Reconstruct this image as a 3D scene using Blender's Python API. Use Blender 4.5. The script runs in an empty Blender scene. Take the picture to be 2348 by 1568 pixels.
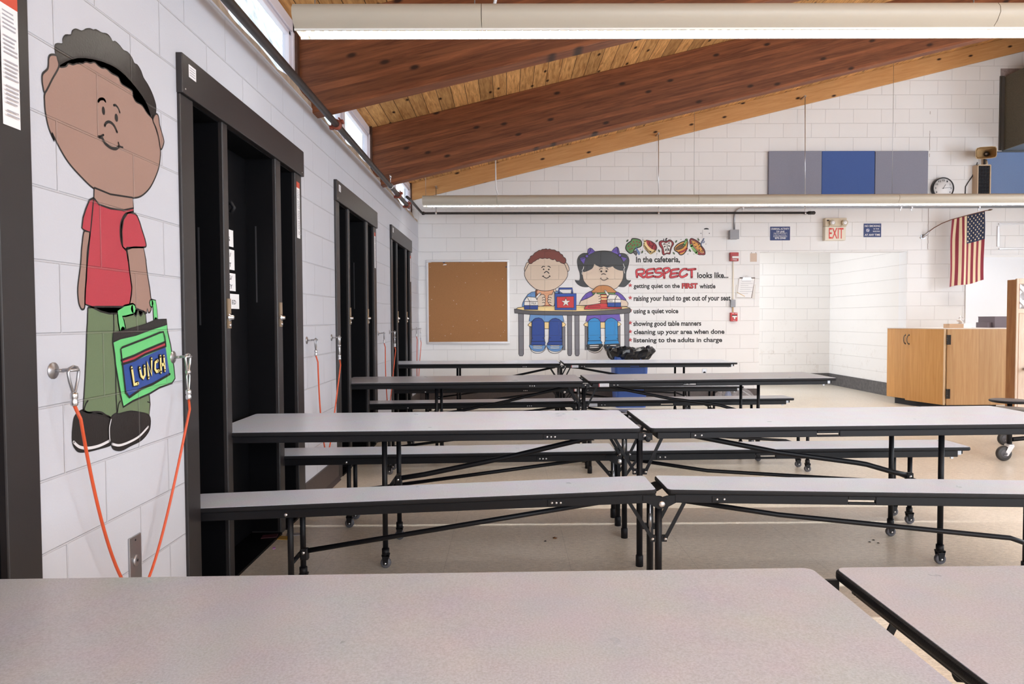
import bpy, bmesh, math, random
from math import sin, cos, pi, radians, atan2, hypot
from mathutils import Vector, Matrix
from mathutils.geometry import tessellate_polygon

random.seed(7)
SC = bpy.context.scene
COL = SC.collection

# ------------------------------------------------------------------ camera
FPX, W, H = 1589.02, 2348.0, 1568.0
YAW, PITCH, ROLL = 0.0066066, -0.0327344, -0.0047063
CAMZ = 1.20
FWD = Vector((sin(YAW)*cos(PITCH), cos(YAW)*cos(PITCH), sin(PITCH)))
_r = Vector((cos(YAW), -sin(YAW), 0)); _u = _r.cross(FWD)
RGT = _r*cos(ROLL) + _u*sin(ROLL); UPV = -_r*sin(ROLL) + _u*cos(ROLL)
EYE = Vector((0, 0, CAMZ))
cam = bpy.data.objects.new('camera', bpy.data.cameras.new('camera'))
COL.objects.link(cam)
cam.data.sensor_width = 36.0; cam.data.sensor_fit = 'HORIZONTAL'
cam.data.lens = FPX/W*36.0
cam.data.clip_start = 0.05; cam.data.clip_end = 200
M3 = Matrix((RGT, UPV, -FWD)).transposed()
cam.matrix_world = Matrix.Translation(EYE) @ M3.to_4x4()
SC.camera = cam

# ------------------------------------------------------------------ view, world, daylight
vs = SC.view_settings
SC.display_settings.display_device = 'sRGB'
vs.view_transform = 'Standard'; vs.look = 'None'; vs.gamma = 1.0; vs.use_curve_mapping = False
vs.exposure = 0.52
SC.cycles.use_denoising = True
SC.cycles.max_bounces = 8
SC.cycles.diffuse_bounces = 5
SC.cycles.sample_clamp_indirect = 6.0
world = bpy.data.worlds.new('world'); SC.world = world; world.use_nodes = True
_n = world.node_tree.nodes; _l = world.node_tree.links
_bg = _n['Background']; _bg.inputs['Strength'].default_value = 1.7
_tc = _n.new('ShaderNodeTexCoord'); _sx = _n.new('ShaderNodeSeparateXYZ'); _cr = _n.new('ShaderNodeValToRGB')
_l.new(_tc.outputs['Generated'], _sx.inputs[0]); _l.new(_sx.outputs['Z'], _cr.inputs[0])
_cr.color_ramp.elements[0].color = (0.95, 0.97, 1, 1); _cr.color_ramp.elements[1].color = (0.62, 0.78, 1, 1)
_l.new(_cr.outputs[0], _bg.inputs['Color'])

def area(name, loc, rot, sx, sy, power, color):
    ld = bpy.data.lights.new(name, 'AREA'); ld.shape = 'RECTANGLE'; ld.size = sx; ld.size_y = sy
    ld.energy = power; ld.color = color
    o = bpy.data.objects.new(name, ld); COL.objects.link(o); o.location = loc; o.rotation_euler = rot
    return o
DAY = (0.82, 0.90, 1.0)
RW = 9.2                                  # right wall of the hall, with its windows
WIN_R = [(-3.4, -1.4), (-0.8, 1.2), (1.8, 3.8), (4.4, 6.4)]
for i, (a, b) in enumerate(WIN_R):        # daylight coming in by the windows of the right wall
    area('daylight_window', (RW-0.03, (a+b)/2, 2.15), (0, radians(90), 0), 2.3, b-a, (8, 10, 25, 95)[i], DAY)
area('daylight_rear_window', (4.9, -3.95, 2.0), (radians(90), 0, 0), 6.4, 2.2, 300, DAY)
area('rear_fill_downlight', (3.8, -1.8, 2.6), (0, 0, 0), 9.6, .12, 110, (1.0, .97, .94))  # unseen overhead fill added to brighten the nearest table; no fixture built
area('daylight_corridor_door', (2.3, 11.3, 1.35), (0, radians(-90), 0), 2.2, 1.9, 32, (0.92, 0.95, 1.0))

# ------------------------------------------------------------------ pixel -> place in the room
def ray(px, py): return FWD + RGT*((px-W/2)/FPX) - UPV*((py-H/2)/FPX)
def onx(px, py, x):
    d = ray(px, py); return EYE + d*((x-EYE.x)/d.x)
def ony(px, py, y):
    d = ray(px, py); return EYE + d*((y-EYE.y)/d.y)
def onz(px, py, z):
    d = ray(px, py); return EYE + d*((z-EYE.z)/d.z)

XL, YB = -1.285, 10.084                   # left wall plane, back wall plane
COURSE, BLOCK, Z0 = 0.2032, 0.4064, 1.368 # block coursing

# ------------------------------------------------------------------ materials
def lin(c):
    if isinstance(c, str):
        c = tuple(int(c[i:i+2], 16)/255 for i in (0, 2, 4))
        return tuple((v/12.92 if v <= .04045 else ((v+.055)/1.055)**2.4) for v in c)
    return c
MATS = {}
def base_mat(name, color, rough=0.5, metal=0.0, spec=0.5):
    m = bpy.data.materials.new(name); m.use_nodes = True
    b = m.node_tree.nodes['Principled BSDF']
    b.inputs['Base Color'].default_value = (*lin(color), 1)
    b.inputs['Roughness'].default_value = rough; b.inputs['Metallic'].default_value = metal
    b.inputs['Specular IOR Level'].default_value = spec
    return m, m.node_tree.nodes, m.node_tree.links, b
def N(nodes, t, **kw):
    n = nodes.new(t)
    for k, v in kw.items():
        if k.startswith('i_'):
            n.inputs[int(k[2:]) if k[2:].isdigit() else k[2:].replace('_', ' ')].default_value = v
        else: setattr(n, k, v)
    return n
def mix_col(nodes, links, fac, a, b, blend='MIX'):
    n = nodes.new('ShaderNodeMix'); n.data_type = 'RGBA'; n.blend_type = blend
    for sock, v in ((n.inputs[0], fac), (n.inputs[6], a), (n.inputs[7], b)):
        if hasattr(v, 'is_linked') or hasattr(v, 'node'): links.new(v, sock)
        elif isinstance(v, (int, float)): sock.default_value = v
        else: sock.default_value = (*lin(v), 1)
    return n.outputs[2]
def plain(name, color, rough=0.5, metal=0.0, spec=0.5, noise=0.0, scale=60.0, bump=0.0):
    if name in MATS: return MATS[name]
    m, n, l, b = base_mat(name, color, rough, metal, spec)
    if noise or bump:
        g = N(n, 'ShaderNodeNewGeometry'); t = N(n, 'ShaderNodeTexNoise', i_Scale=scale, i_Detail=3.0)
        l.new(g.outputs['Position'], t.inputs['Vector'])
        if noise:
            c = lin(color); d = tuple(v*(1-noise) for v in c); e = tuple(min(1, v*(1+noise)) for v in c)
            r = N(n, 'ShaderNodeValToRGB'); r.color_ramp.elements[0].color = (*d, 1); r.color_ramp.elements[1].color = (*e, 1)
            r.color_ramp.elements[0].position = .3; r.color_ramp.elements[1].position = .7
            l.new(t.outputs['Fac'], r.inputs[0]); l.new(r.outputs[0], b.inputs['Base Color'])
        if bump:
            bp = N(n, 'ShaderNodeBump', i_Strength=bump, i_Distance=0.002)
            l.new(t.outputs['Fac'], bp.inputs['Height']); l.new(bp.outputs[0], b.inputs['Normal'])
    MATS[name] = m; return m
def block_mat(name, side, color, rough=0.55, fleck=0.03, stain=0.0):
    """paint over concrete block: joints and block grain come from the wall's own coursing"""
    if name in MATS: return MATS[name]
    m, n, l, b = base_mat(name, color, rough, 0, 0.4)
    g = N(n, 'ShaderNodeNewGeometry'); s = N(n, 'ShaderNodeSeparateXYZ'); l.new(g.outputs['Position'], s.inputs[0])
    cb = N(n, 'ShaderNodeCombineXYZ')
    o1 = N(n, 'ShaderNodeMath', operation='ADD'); o2 = N(n, 'ShaderNodeMath', operation='ADD', i_1=-Z0+20*COURSE)
    l.new(s.outputs['Y' if side == 'L' else 'X'], o1.inputs[0])
    o1.inputs[1].default_value = {'L': -4.851+40*BLOCK, 'B': 1.079+40*BLOCK}.get(side, 40*BLOCK)
    l.new(s.outputs['Z'], o2.inputs[0]); l.new(o1.outputs[0], cb.inputs[0]); l.new(o2.outputs[0], cb.inputs[1])
    br = N(n, 'ShaderNodeTexBrick', offset=0.5, offset_frequency=2)
    br.inputs['Scale'].default_value = 1.0; br.inputs['Brick Width'].default_value = BLOCK
    br.inputs['Row Height'].default_value = COURSE; br.inputs['Mortar Size'].default_value = 0.0045
    br.inputs['Mortar Smooth'].default_value = 0.6; br.inputs['Bias'].default_value = 0
    l.new(cb.outputs[0], br.inputs['Vector'])
    t = N(n, 'ShaderNodeTexNoise', i_Scale=130.0, i_Detail=4.0); l.new(g.outputs['Position'], t.inputs['Vector'])
    mu = N(n, 'ShaderNodeMath', operation='MULTIPLY_ADD', i_1=-1.0); l.new(br.outputs['Fac'], mu.inputs[0])
    m2 = N(n, 'ShaderNodeMath', operation='MULTIPLY', i_1=0.16); l.new(t.outputs['Fac'], m2.inputs[0]); l.new(m2.outputs[0], mu.inputs[2])
    bp = N(n, 'ShaderNodeBump', i_Strength=0.8, i_Distance=0.004); l.new(mu.outputs[0], bp.inputs['Height']); l.new(bp.outputs[0], b.inputs['Normal'])
    t2 = N(n, 'ShaderNodeTexNoise', i_Scale=2.5, i_Detail=5.0); l.new(g.outputs['Position'], t2.inputs['Vector'])
    c = lin(color)
    r = N(n, 'ShaderNodeValToRGB'); r.color_ramp.elements[0].color = (*[v*(1-fleck) for v in c], 1); r.color_ramp.elements[1].color = (*[min(1, v*(1+fleck)) for v in c], 1)
    l.new(t2.outputs['Fac'], r.inputs[0]); out = r.outputs[0]
    if stain:                                                        # scuffed, patchy lower part of the corridor walls
        t3 = N(n, 'ShaderNodeTexNoise', i_Scale=7.0, i_Detail=8.0, i_Roughness=0.75); l.new(g.outputs['Position'], t3.inputs['Vector'])
        rr = N(n, 'ShaderNodeValToRGB'); rr.color_ramp.elements[0].position = .56; rr.color_ramp.elements[1].position = .78
        l.new(t3.outputs['Fac'], rr.inputs[0])
        zr = N(n, 'ShaderNodeMapRange', i_1=0.1, i_2=1.5, i_3=stain, i_4=0.0); l.new(s.outputs['Z'], zr.inputs[0])
        mm = N(n, 'ShaderNodeMath', operation='MULTIPLY'); l.new(rr.outputs[0], mm.inputs[0]); l.new(zr.outputs[0], mm.inputs[1])
        out = mix_col(n, l, mm.outputs[0], out, (0.42, 0.33, 0.25))
    jm = N(n, 'ShaderNodeMath', operation='MULTIPLY', i_1=.16); l.new(br.outputs['Fac'], jm.inputs[0])
    out = mix_col(n, l, jm.outputs[0], out, (0.30, 0.27, 0.26))    # grime settled in the joints
    l.new(out, b.inputs['Base Color'])
    MATS[name] = m; return m
def wood_mat(name, dark, light, axis='X', slope=0.0, board=0.04, rough=0.55, knots=True, gap=0.0, stretch=14.0, boardmix=0.35):
    """grain runs along axis ('X' may be tilted by slope); boards of width `board` lie across it"""
    if name in MATS: return MATS[name]
    m, n, l, b = base_mat(name, light, rough, 0, 0.3)
    g = N(n, 'ShaderNodeNewGeometry'); mp = N(n, 'ShaderNodeMapping')
    l.new(g.outputs['Position'], mp.inputs['Vector'])
    if axis == 'X': mp.inputs['Rotation'].default_value = (0, math.atan(slope), 0)
    if axis == 'Y': mp.inputs['Rotation'].default_value = (0, math.atan(slope), 0)
    s = N(n, 'ShaderNodeSeparateXYZ'); l.new(mp.outputs[0], s.inputs[0])
    along, across = {'X': ('X', 'Z'), 'Y': ('Y', 'X'), 'Z': ('Z', 'X')}[axis]
    dv = N(n, 'ShaderNodeMath', operation='DIVIDE', i_1=board); l.new(s.outputs[across], dv.inputs[0])
    fl = N(n, 'ShaderNodeMath', operation='FLOOR'); l.new(dv.outputs[0], fl.inputs[0])
    wn = N(n, 'ShaderNodeTexWhiteNoise', noise_dimensions='1D'); l.new(fl.outputs[0], wn.inputs['W'])
    cb = N(n, 'ShaderNodeCombineXYZ')
    sc = N(n, 'ShaderNodeMath', operation='MULTIPLY', i_1=1.0/stretch); l.new(s.outputs[along], sc.inputs[0])
    ad = N(n, 'ShaderNodeMath', operation='MULTIPLY_ADD', i_1=7.3); l.new(wn.outputs[0], ad.inputs[0]); l.new(sc.outputs[0], ad.inputs[2])
    l.new(ad.outputs[0], cb.inputs[0]); l.new(s.outputs[across], cb.inputs[1])
    other = [a for a in 'XYZ' if a not in (along, across)][0]; l.new(s.outputs[other], cb.inputs[2])
    t = N(n, 'ShaderNodeTexNoise', i_Scale=38.0, i_Detail=5.0, i_Roughness=0.6, i_Distortion=0.6); l.new(cb.outputs[0], t.inputs['Vector'])
    r = N(n, 'ShaderNodeValToRGB'); r.color_ramp.elements[0].color = (*lin(dark), 1); r.color_ramp.elements[1].color = (*lin(light), 1)
    r.color_ramp.elements[0].position = .3; r.color_ramp.elements[1].position = .68
    l.new(t.outputs['Fac'], r.inputs[0])
    mr = N(n, 'ShaderNodeMapRange', i_3=1-boardmix, i_4=1+boardmix*0.6); l.new(wn.outputs[0], mr.inputs[0])
    hs = N(n, 'ShaderNodeHueSaturation'); l.new(r.outputs[0], hs.inputs['Color']); l.new(mr.outputs[0], hs.inputs['Value'])
    out = hs.outputs[0]
    if knots:
        kc = N(n, 'ShaderNodeCombineXYZ'); k1 = N(n, 'ShaderNodeMath', operation='MULTIPLY', i_1=0.45); l.new(s.outputs[along], k1.inputs[0])
        l.new(k1.outputs[0], kc.inputs[0]); l.new(s.outputs[across], kc.inputs[1])
        v = N(n, 'ShaderNodeTexVoronoi', i_Scale=4.2); v.voronoi_dimensions = '2D'; l.new(kc.outputs[0], v.inputs['Vector'])
        kr = N(n, 'ShaderNodeValToRGB'); kr.color_ramp.elements[0].color = (1, 1, 1, 1); kr.color_ramp.elements[1].color = (0, 0, 0, 1)
        kr.color_ramp.elements[0].position = .035; kr.color_ramp.elements[1].position = .085
        l.new(v.outputs['Distance'], kr.inputs[0])
        out = mix_col(n, l, kr.outputs[0], out, (0.035, 0.014, 0.008))
    if gap:
        fr = N(n, 'ShaderNodeMath', operation='FRACT'); l.new(dv.outputs[0], fr.inputs[0])
        cp = N(n, 'ShaderNodeMath', operation='LESS_THAN', i_1=gap); l.new(fr.outputs[0], cp.inputs[0])
        out = mix_col(n, l, cp.outputs[0], out, (0.018, 0.01, 0.006))
    l.new(out, b.inputs['Base Color'])
    bp = N(n, 'ShaderNodeBump', i_Strength=0.25, i_Distance=0.002); l.new(t.outputs['Fac'], bp.inputs['Height']); l.new(bp.outputs[0], b.inputs['Normal'])
    MATS[name] = m; return m
SL = 0.2385                                # roof slope
def deck_z(x): return 3.486 + SL*x

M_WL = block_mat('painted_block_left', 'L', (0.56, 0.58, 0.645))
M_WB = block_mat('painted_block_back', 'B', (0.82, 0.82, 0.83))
M_COR = block_mat('painted_block_corridor', 'B', (0.80, 0.775, 0.75), stain=0.75)
M_CORS = block_mat('painted_block_corridor_side', 'S', (0.82, 0.80, 0.78), stain=0.55)
M_BEAM = wood_mat('glulam', '5f3420', '8a5536', 'X', SL, 0.045, 0.5, boardmix=0.26)
M_DECK = wood_mat('plank_deck', 'b07a45', 'eebc7c', 'Y', SL, 0.135, 0.5, gap=0.035, stretch=9, boardmix=0.3)
M_TRIM = wood_mat('fir_trim', 'bd8a56', 'd0a06c', 'X', SL, 0.5, 0.5, boardmix=0.1)
M_CAB = wood_mat('oak_laminate', 'bf9568', 'd0ab7e', 'Z', 0, 0.3, 0.45, knots=False, stretch=20, boardmix=0.06)
M_CABD = wood_mat('oak_laminate_door', 'bd8849', 'cf9c5e', 'Z', 0, 0.3, 0.45, knots=False, stretch=20, boardmix=0.06)
M_STUD = wood_mat('pine_stud', '8a5a2e', 'a87445', 'Z', 0, 0.2, 0.6, stretch=10, boardmix=0.1)
M_PLY = wood_mat('pale_plywood', 'd9c1ac', 'e6d3c0', 'Z', 0, 0.6, 0.6, knots=False, stretch=6, boardmix=0.05)
M_BLACK = plain('black_powder_coat', (0.006, 0.006, 0.008), 0.45, spec=.25)
M_EDGE = plain('black_edge_vinyl', (0.008, 0.008, 0.010), 0.5, spec=.25, bump=0.5, scale=500)
M_POCK = plain('brown_black_steel', (0.020, 0.017, 0.018), 0.42, noise=0.12, scale=700)
M_INNER = plain('black_steel_interior', (0.0035, 0.0035, 0.0045), 0.5, spec=.12)
M_CHROME = plain('zinc_plated_steel', (0.62, 0.62, 0.64), 0.28, 1.0)
M_STEEL = plain('brushed_steel', (0.42, 0.42, 0.44), 0.42, 1.0)
M_ALU = plain('aluminium', (0.70, 0.70, 0.72), 0.35, 0.7)
M_WHITE = plain('white_plastic', (0.82, 0.82, 0.82), 0.45)
M_PAPER = plain('white_paper', (0.84, 0.84, 0.86), 0.8)
M_INK = plain('black_ink', (0.015, 0.015, 0.02), 0.7)
M_GREYINK = plain('grey_print', (0.40, 0.40, 0.45), 0.7)
M_RED = plain('red_enamel', (0.36, 0.020, 0.025), 0.4)
M_CREAM = plain('cream_enamel', (0.60, 0.53, 0.43), 0.45)
M_SHADE = plain('beige_shade', (0.50, 0.45, 0.37), 0.45)
M_BASE = plain('brown_vinyl_base', (0.055, 0.040, 0.037), 0.45, noise=0.15, scale=40)
M_GREYBASE = plain('grey_vinyl_base', (0.10, 0.095, 0.095), 0.45, noise=0.3, scale=25)
M_RUBBER = plain('grey_rubber', (0.10, 0.10, 0.115), 0.5)
M_BOXG = plain('grey_box_paint', (0.30, 0.31, 0.34), 0.45)
M_IRON = plain('black_iron_pipe', (0.022, 0.018, 0.017), 0.42, 0.0, noise=0.5, scale=30)
M_RUST = plain('red_coupling', (0.24, 0.05, 0.025), 0.5)
M_ORANGE = plain('orange_coating', (0.62, 0.085, 0.025), 0.4)
M_VINYL = plain('white_window_vinyl', (0.72, 0.69, 0.76), 0.4)
M_TAN = plain('raw_mortar', (0.42, 0.33, 0.25), 0.9, noise=0.2, scale=20)
M_CONC = plain('concrete', (0.5, 0.47, 0.43), 0.9, noise=0.2, scale=10)

def laminate():
    m, n, l, b = base_mat('grey_laminate', (0.62, 0.585, 0.605), 0.30, 0, 0.5)
    g = N(n, 'ShaderNodeNewGeometry')
    t = N(n, 'ShaderNodeTexNoise', i_Scale=260.0, i_Detail=4.0, i_Roughness=.7); l.new(g.outputs['Position'], t.inputs['Vector'])
    t2 = N(n, 'ShaderNodeTexNoise', i_Scale=9.0, i_Detail=3.0); l.new(g.outputs['Position'], t2.inputs['Vector'])
    r = N(n, 'ShaderNodeValToRGB'); r.color_ramp.elements[0].color = (0.435, 0.465, 0.545, 1); r.color_ramp.elements[1].color = (0.59, 0.63, 0.73, 1)
    r.color_ramp.elements[0].position = .35; r.color_ramp.elements[1].position = .65
    l.new(t.outputs['Fac'], r.inputs[0])
    l.new(mix_col(n, l, 0.12, r.outputs[0], t2.outputs['Color'], 'OVERLAY'), b.inputs['Base Color'])
    mr = N(n, 'ShaderNodeMapRange', i_3=.24, i_4=.36); l.new(t2.outputs['Fac'], mr.inputs[0]); l.new(mr.outputs[0], b.inputs['Roughness'])
    return m
M_LAM = laminate()
def floor_material():
    m, n, l, b = base_mat('vinyl_floor', (0.5, 0.45, 0.36), 0.3, 0, 0.5)
    g = N(n, 'ShaderNodeNewGeometry'); mp = N(n, 'ShaderNodeMapping'); mp.inputs['Scale'].default_value = (1, 3.0, 1); l.new(g.outputs['Position'], mp.inputs[0])
    t = N(n, 'ShaderNodeTexNoise', i_Scale=28.0, i_Detail=7.0, i_Roughness=.75); l.new(mp.outputs[0], t.inputs['Vector'])
    r = N(n, 'ShaderNodeValToRGB'); r.color_ramp.elements[0].color = (0.50, 0.45, 0.38, 1); r.color_ramp.elements[1].color = (0.90, 0.83, 0.72, 1)
    r.color_ramp.elements[0].position = .3; r.color_ramp.elements[1].position = .7
    l.new(t.outputs['Fac'], r.inputs[0])
    t2 = N(n, 'ShaderNodeTexNoise', i_Scale=1.1, i_Detail=6.0); l.new(g.outputs['Position'], t2.inputs['Vector'])
    tf = N(n, 'ShaderNodeTexNoise', i_Scale=110.0, i_Detail=3.0, i_Roughness=.7); l.new(mp.outputs[0], tf.inputs['Vector'])
    rf = N(n, 'ShaderNodeValToRGB'); rf.color_ramp.elements[0].color = (.25, .25, .25, 1); rf.color_ramp.elements[1].color = (.75, .75, .75, 1); rf.color_ramp.elements[0].position = .35; rf.color_ramp.elements[1].position = .65
    l.new(tf.outputs['Fac'], rf.inputs[0])
    c0 = mix_col(n, l, 0.55, r.outputs[0], rf.outputs[0], 'OVERLAY')
    c1 = mix_col(n, l, 0.30, c0, t2.outputs['Fac'], 'OVERLAY')
    s = N(n, 'ShaderNodeSeparateXYZ'); l.new(g.outputs['Position'], s.inputs[0])
    br = N(n, 'ShaderNodeTexBrick', offset=0.0); br.inputs['Scale'].default_value = 1; br.inputs['Brick Width'].default_value = .61; br.inputs['Row Height'].default_value = .52
    br.inputs['Mortar Size'].default_value = .0015; br.inputs['Mortar Smooth'].default_value = .3
    of = N(n, 'ShaderNodeVectorMath', operation='ADD'); of.inputs[1].default_value = (30.2, 20.8+.42, 0); l.new(g.outputs['Position'], of.inputs[0]); l.new(of.outputs[0], br.inputs['Vector'])
    mm = N(n, 'ShaderNodeMath', operation='MULTIPLY', i_1=.30); l.new(br.outputs['Fac'], mm.inputs[0])
    c2 = mix_col(n, l, mm.outputs[0], c1, (0.16, 0.13, 0.10))
    t3 = N(n, 'ShaderNodeTexNoise', i_Scale=3.2, i_Detail=9.0, i_Roughness=.8); l.new(g.outputs['Position'], t3.inputs['Vector'])
    rr = N(n, 'ShaderNodeValToRGB'); rr.color_ramp.elements[0].position = .66; rr.color_ramp.elements[1].position = .8; l.new(t3.outputs['Fac'], rr.inputs[0])
    m3 = N(n, 'ShaderNodeMath', operation='MULTIPLY', i_1=.35); l.new(rr.outputs[0], m3.inputs[0])
    l.new(mix_col(n, l, m3.outputs[0], c2, (0.20, 0.15, 0.10)), b.inputs['Base Color'])
    mr = N(n, 'ShaderNodeMapRange', i_3=.22, i_4=.42); l.new(t.outputs['Fac'], mr.inputs[0]); l.new(mr.outputs[0], b.inputs['Roughness'])
    bp = N(n, 'ShaderNodeBump', i_Strength=.18, i_Distance=.001); l.new(t.outputs['Fac'], bp.inputs['Height']); l.new(bp.outputs[0], b.inputs['Normal'])
    return m
M_FLOOR = floor_material()
def glass_material():
    m = bpy.data.materials.new('window_glass'); m.use_nodes = True; n = m.node_tree.nodes; l = m.node_tree.links
    n.remove(n['Principled BSDF']); t = n.new('ShaderNodeBsdfTransparent'); t.inputs[0].default_value = (.93, .96, .96, 1)
    g = n.new('ShaderNodeBsdfGlossy'); g.inputs['Roughness'].default_value = .02
    x = n.new('ShaderNodeMixShader'); x.inputs[0].default_value = .08
    l.new(t.outputs[0], x.inputs[1]); l.new(g.outputs[0], x.inputs[2]); l.new(x.outputs[0], n['Material Output'].inputs[0]); return m
M_GLASS = glass_material()
def emit_material(name, color, strength):
    m = bpy.data.materials.new(name); m.use_nodes = True; b = m.node_tree.nodes['Principled BSDF']
    b.inputs['Base Color'].default_value = (*color, 1); b.inputs['Emission Color'].default_value = (*color, 1); b.inputs['Emission Strength'].default_value = strength
    return m
M_LAMP = emit_material('fluorescent_tube', (1.0, 0.95, 0.84), 5.0)
M_LOUV = plain('white_louver', (0.85, 0.84, 0.80), 0.35)

# ------------------------------------------------------------------ mesh builder
class MB:
    def __init__(s): s.v = []; s.f = []; s.m = []; s.sm = []
    def add(s, vs_, fs, mi=0, smooth=False):
        o = len(s.v); s.v += [Vector(p) for p in vs_]
        for f in fs: s.f.append([i+o for i in f]); s.m.append(mi); s.sm.append(smooth)
        return s
    def box(s, x0, x1, y0, y1, z0, z1, mi=0):
        x0, x1 = sorted((x0, x1)); y0, y1 = sorted((y0, y1)); z0, z1 = sorted((z0, z1))
        return s.hexa([(x0, y0, z0), (x1, y0, z0), (x1, y1, z0), (x0, y1, z0)], [(x0, y0, z1), (x1, y0, z1), (x1, y1, z1), (x0, y1, z1)], mi)
    def hexa(s, bot, top, mi=0):
        k = len(bot)
        fs = [list(range(k))[::-1], [k+i for i in range(k)]] + [[i, (i+1) % k, k+(i+1) % k, k+i] for i in range(k)]
        return s.add(list(bot)+list(top), fs, mi)
    def bar(s, p, q, w, t, up=(0, 0, 1), mi=0):
        p = Vector(p); q = Vector(q); d = (q-p).normalized(); a = d.cross(Vector(up)).normalized(); b = a.cross(d)
        c = [a*w/2+b*t/2, -a*w/2+b*t/2, -a*w/2-b*t/2, a*w/2-b*t/2]
        return s.hexa([p+i for i in c], [q+i for i in c], mi)
    def tube(s, pts, r, n=10, mi=0, closed=False, cap=True):
        pts = [Vector(p) for p in pts]; k = len(pts); rr = r if isinstance(r, (list, tuple)) else [r]*k
        vs_ = []; fs = []; prev = None
        for i, p in enumerate(pts):
            d = (pts[(i+1) % k]-pts[i-1]) if closed else (pts[min(i+1, k-1)]-pts[max(i-1, 0)])
            d.normalize()
            if prev is None:
                a = d.orthogonal().normalized()
            else:
                a = prev-d*prev.dot(d)
                a = a.normalized() if a.length > 1e-6 else d.orthogonal().normalized()
            prev = a; b = d.cross(a)
            vs_ += [p+(a*cos(2*pi*j/n)+b*sin(2*pi*j/n))*rr[i] for j in range(n)]
        for i in range(k if closed else k-1):
            for j in range(n):
                fs.append([i*n+j, i*n+(j+1) % n, ((i+1) % k)*n+(j+1) % n, ((i+1) % k)*n+j])
        s.add(vs_, fs, mi, True)
        if cap and not closed:
            o = len(s.v)-k*n
            s.f.append([o+j for j in range(n)][::-1]); s.m.append(mi); s.sm.append(False)
            s.f.append([o+(k-1)*n+j for j in range(n)]); s.m.append(mi); s.sm.append(False)
        return s
    def cyl(s, p, q, r, n=16, mi=0): return s.tube([p, q], r, n, mi)
    def lathe(s, prof, org, axis=(0, 0, 1), n=20, mi=0, smooth=True):
        """prof: (radius, height) pairs along axis"""
        ax = Vector(axis).normalized(); a = ax.orthogonal().normalized(); b = ax.cross(a); o = Vector(org); vs_ = []; fs = []
        for r, h in prof:
            vs_ += [o+ax*h+(a*cos(2*pi*j/n)+b*sin(2*pi*j/n))*r for j in range(n)]
        for i in range(len(prof)-1):
            for j in range(n): fs.append([i*n+j, i*n+(j+1) % n, (i+1)*n+(j+1) % n, (i+1)*n+j])
        if prof[0][0] > 1e-6: fs.append(list(range(n))[::-1])
        if prof[-1][0] > 1e-6: fs.append([(len(prof)-1)*n+j for j in range(n)])
        return s.add(vs_, fs, mi, smooth)
    def disc(s, c, r, axis, t=0.002, n=16, mi=0):
        ax = Vector(axis).normalized(); return s.cyl(Vector(c), Vector(c)+ax*t, r, n, mi)
    def prism(s, poly, d, mi=0):
        """poly: 3D points of a (maybe concave) face; d: offset vector"""
        k = len(poly); tr = tessellate_polygon([[Vector(p) for p in poly]]); d = Vector(d)
        fs = [list(t) for t in tr] + [[k+i for i in t][::-1] for t in tr] + [[i, (i+1) % k, k+(i+1) % k, k+i] for i in range(k)]
        return s.add(list(poly)+[Vector(p)+d for p in poly], fs, mi)
    def grid(s, fn, nu, nv, mi=0, smooth=True, mfn=None):
        o = len(s.v)
        s.v += [Vector(fn(i/nu, j/nv)) for j in range(nv+1) for i in range(nu+1)]
        for j in range(nv):
            for i in range(nu):
                a = o+j*(nu+1)+i
                s.f.append([a, a+1, a+nu+2, a+nu+1]); s.m.append(mfn(i, j) if mfn else mi); s.sm.append(smooth)
        return s

def world_of(o):
    p = Vector((0, 0, 0))
    while o: p += o.location; o = o.parent
    return p
def build(name, mb, mats, parent=None, label=None, bevel=0.0, seg=2, recalc=True, solid=0.0):
    me = bpy.data.meshes.new(name); off = world_of(parent) if parent else Vector((0, 0, 0))
    me.from_pydata([v-off for v in mb.v], [], mb.f)
    for m in (mats if isinstance(mats, (list, tuple)) else [mats]): me.materials.append(m)
    me.polygons.foreach_set('material_index', mb.m); me.polygons.foreach_set('use_smooth', mb.sm)
    if recalc:
        b = bmesh.new(); b.from_mesh(me); bmesh.ops.recalc_face_normals(b, faces=b.faces); b.to_mesh(me); b.free()
    me.update()
    o = bpy.data.objects.new(name, me); COL.objects.link(o)
    if parent: o.parent = parent
    if label: o['label'] = label
    if solid:
        md = o.modifiers.new('thickness', 'SOLIDIFY'); md.thickness = solid; md.offset = 0
    if bevel:
        md = o.modifiers.new('bevel', 'BEVEL'); md.width = bevel; md.segments = seg; md.limit_method = 'ANGLE'; md.angle_limit = radians(50)
    return o
def tag(o, label, cat, group=None):
    o['label'] = label; o['category'] = cat
    if group: o['group'] = group
    return o
def thing(name, label, cat, loc=(0, 0, 0), group=None):
    o = bpy.data.objects.new(name, None); o.empty_display_size = .1; COL.objects.link(o); o.location = loc
    return tag(o, label, cat, group)
def structure(o): o['kind'] = 'structure'; return o
def solo(name, mb, mats, label, cat, group=None, **kw):
    return tag(build(name, mb, mats, **kw), label, cat, group)

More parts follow.
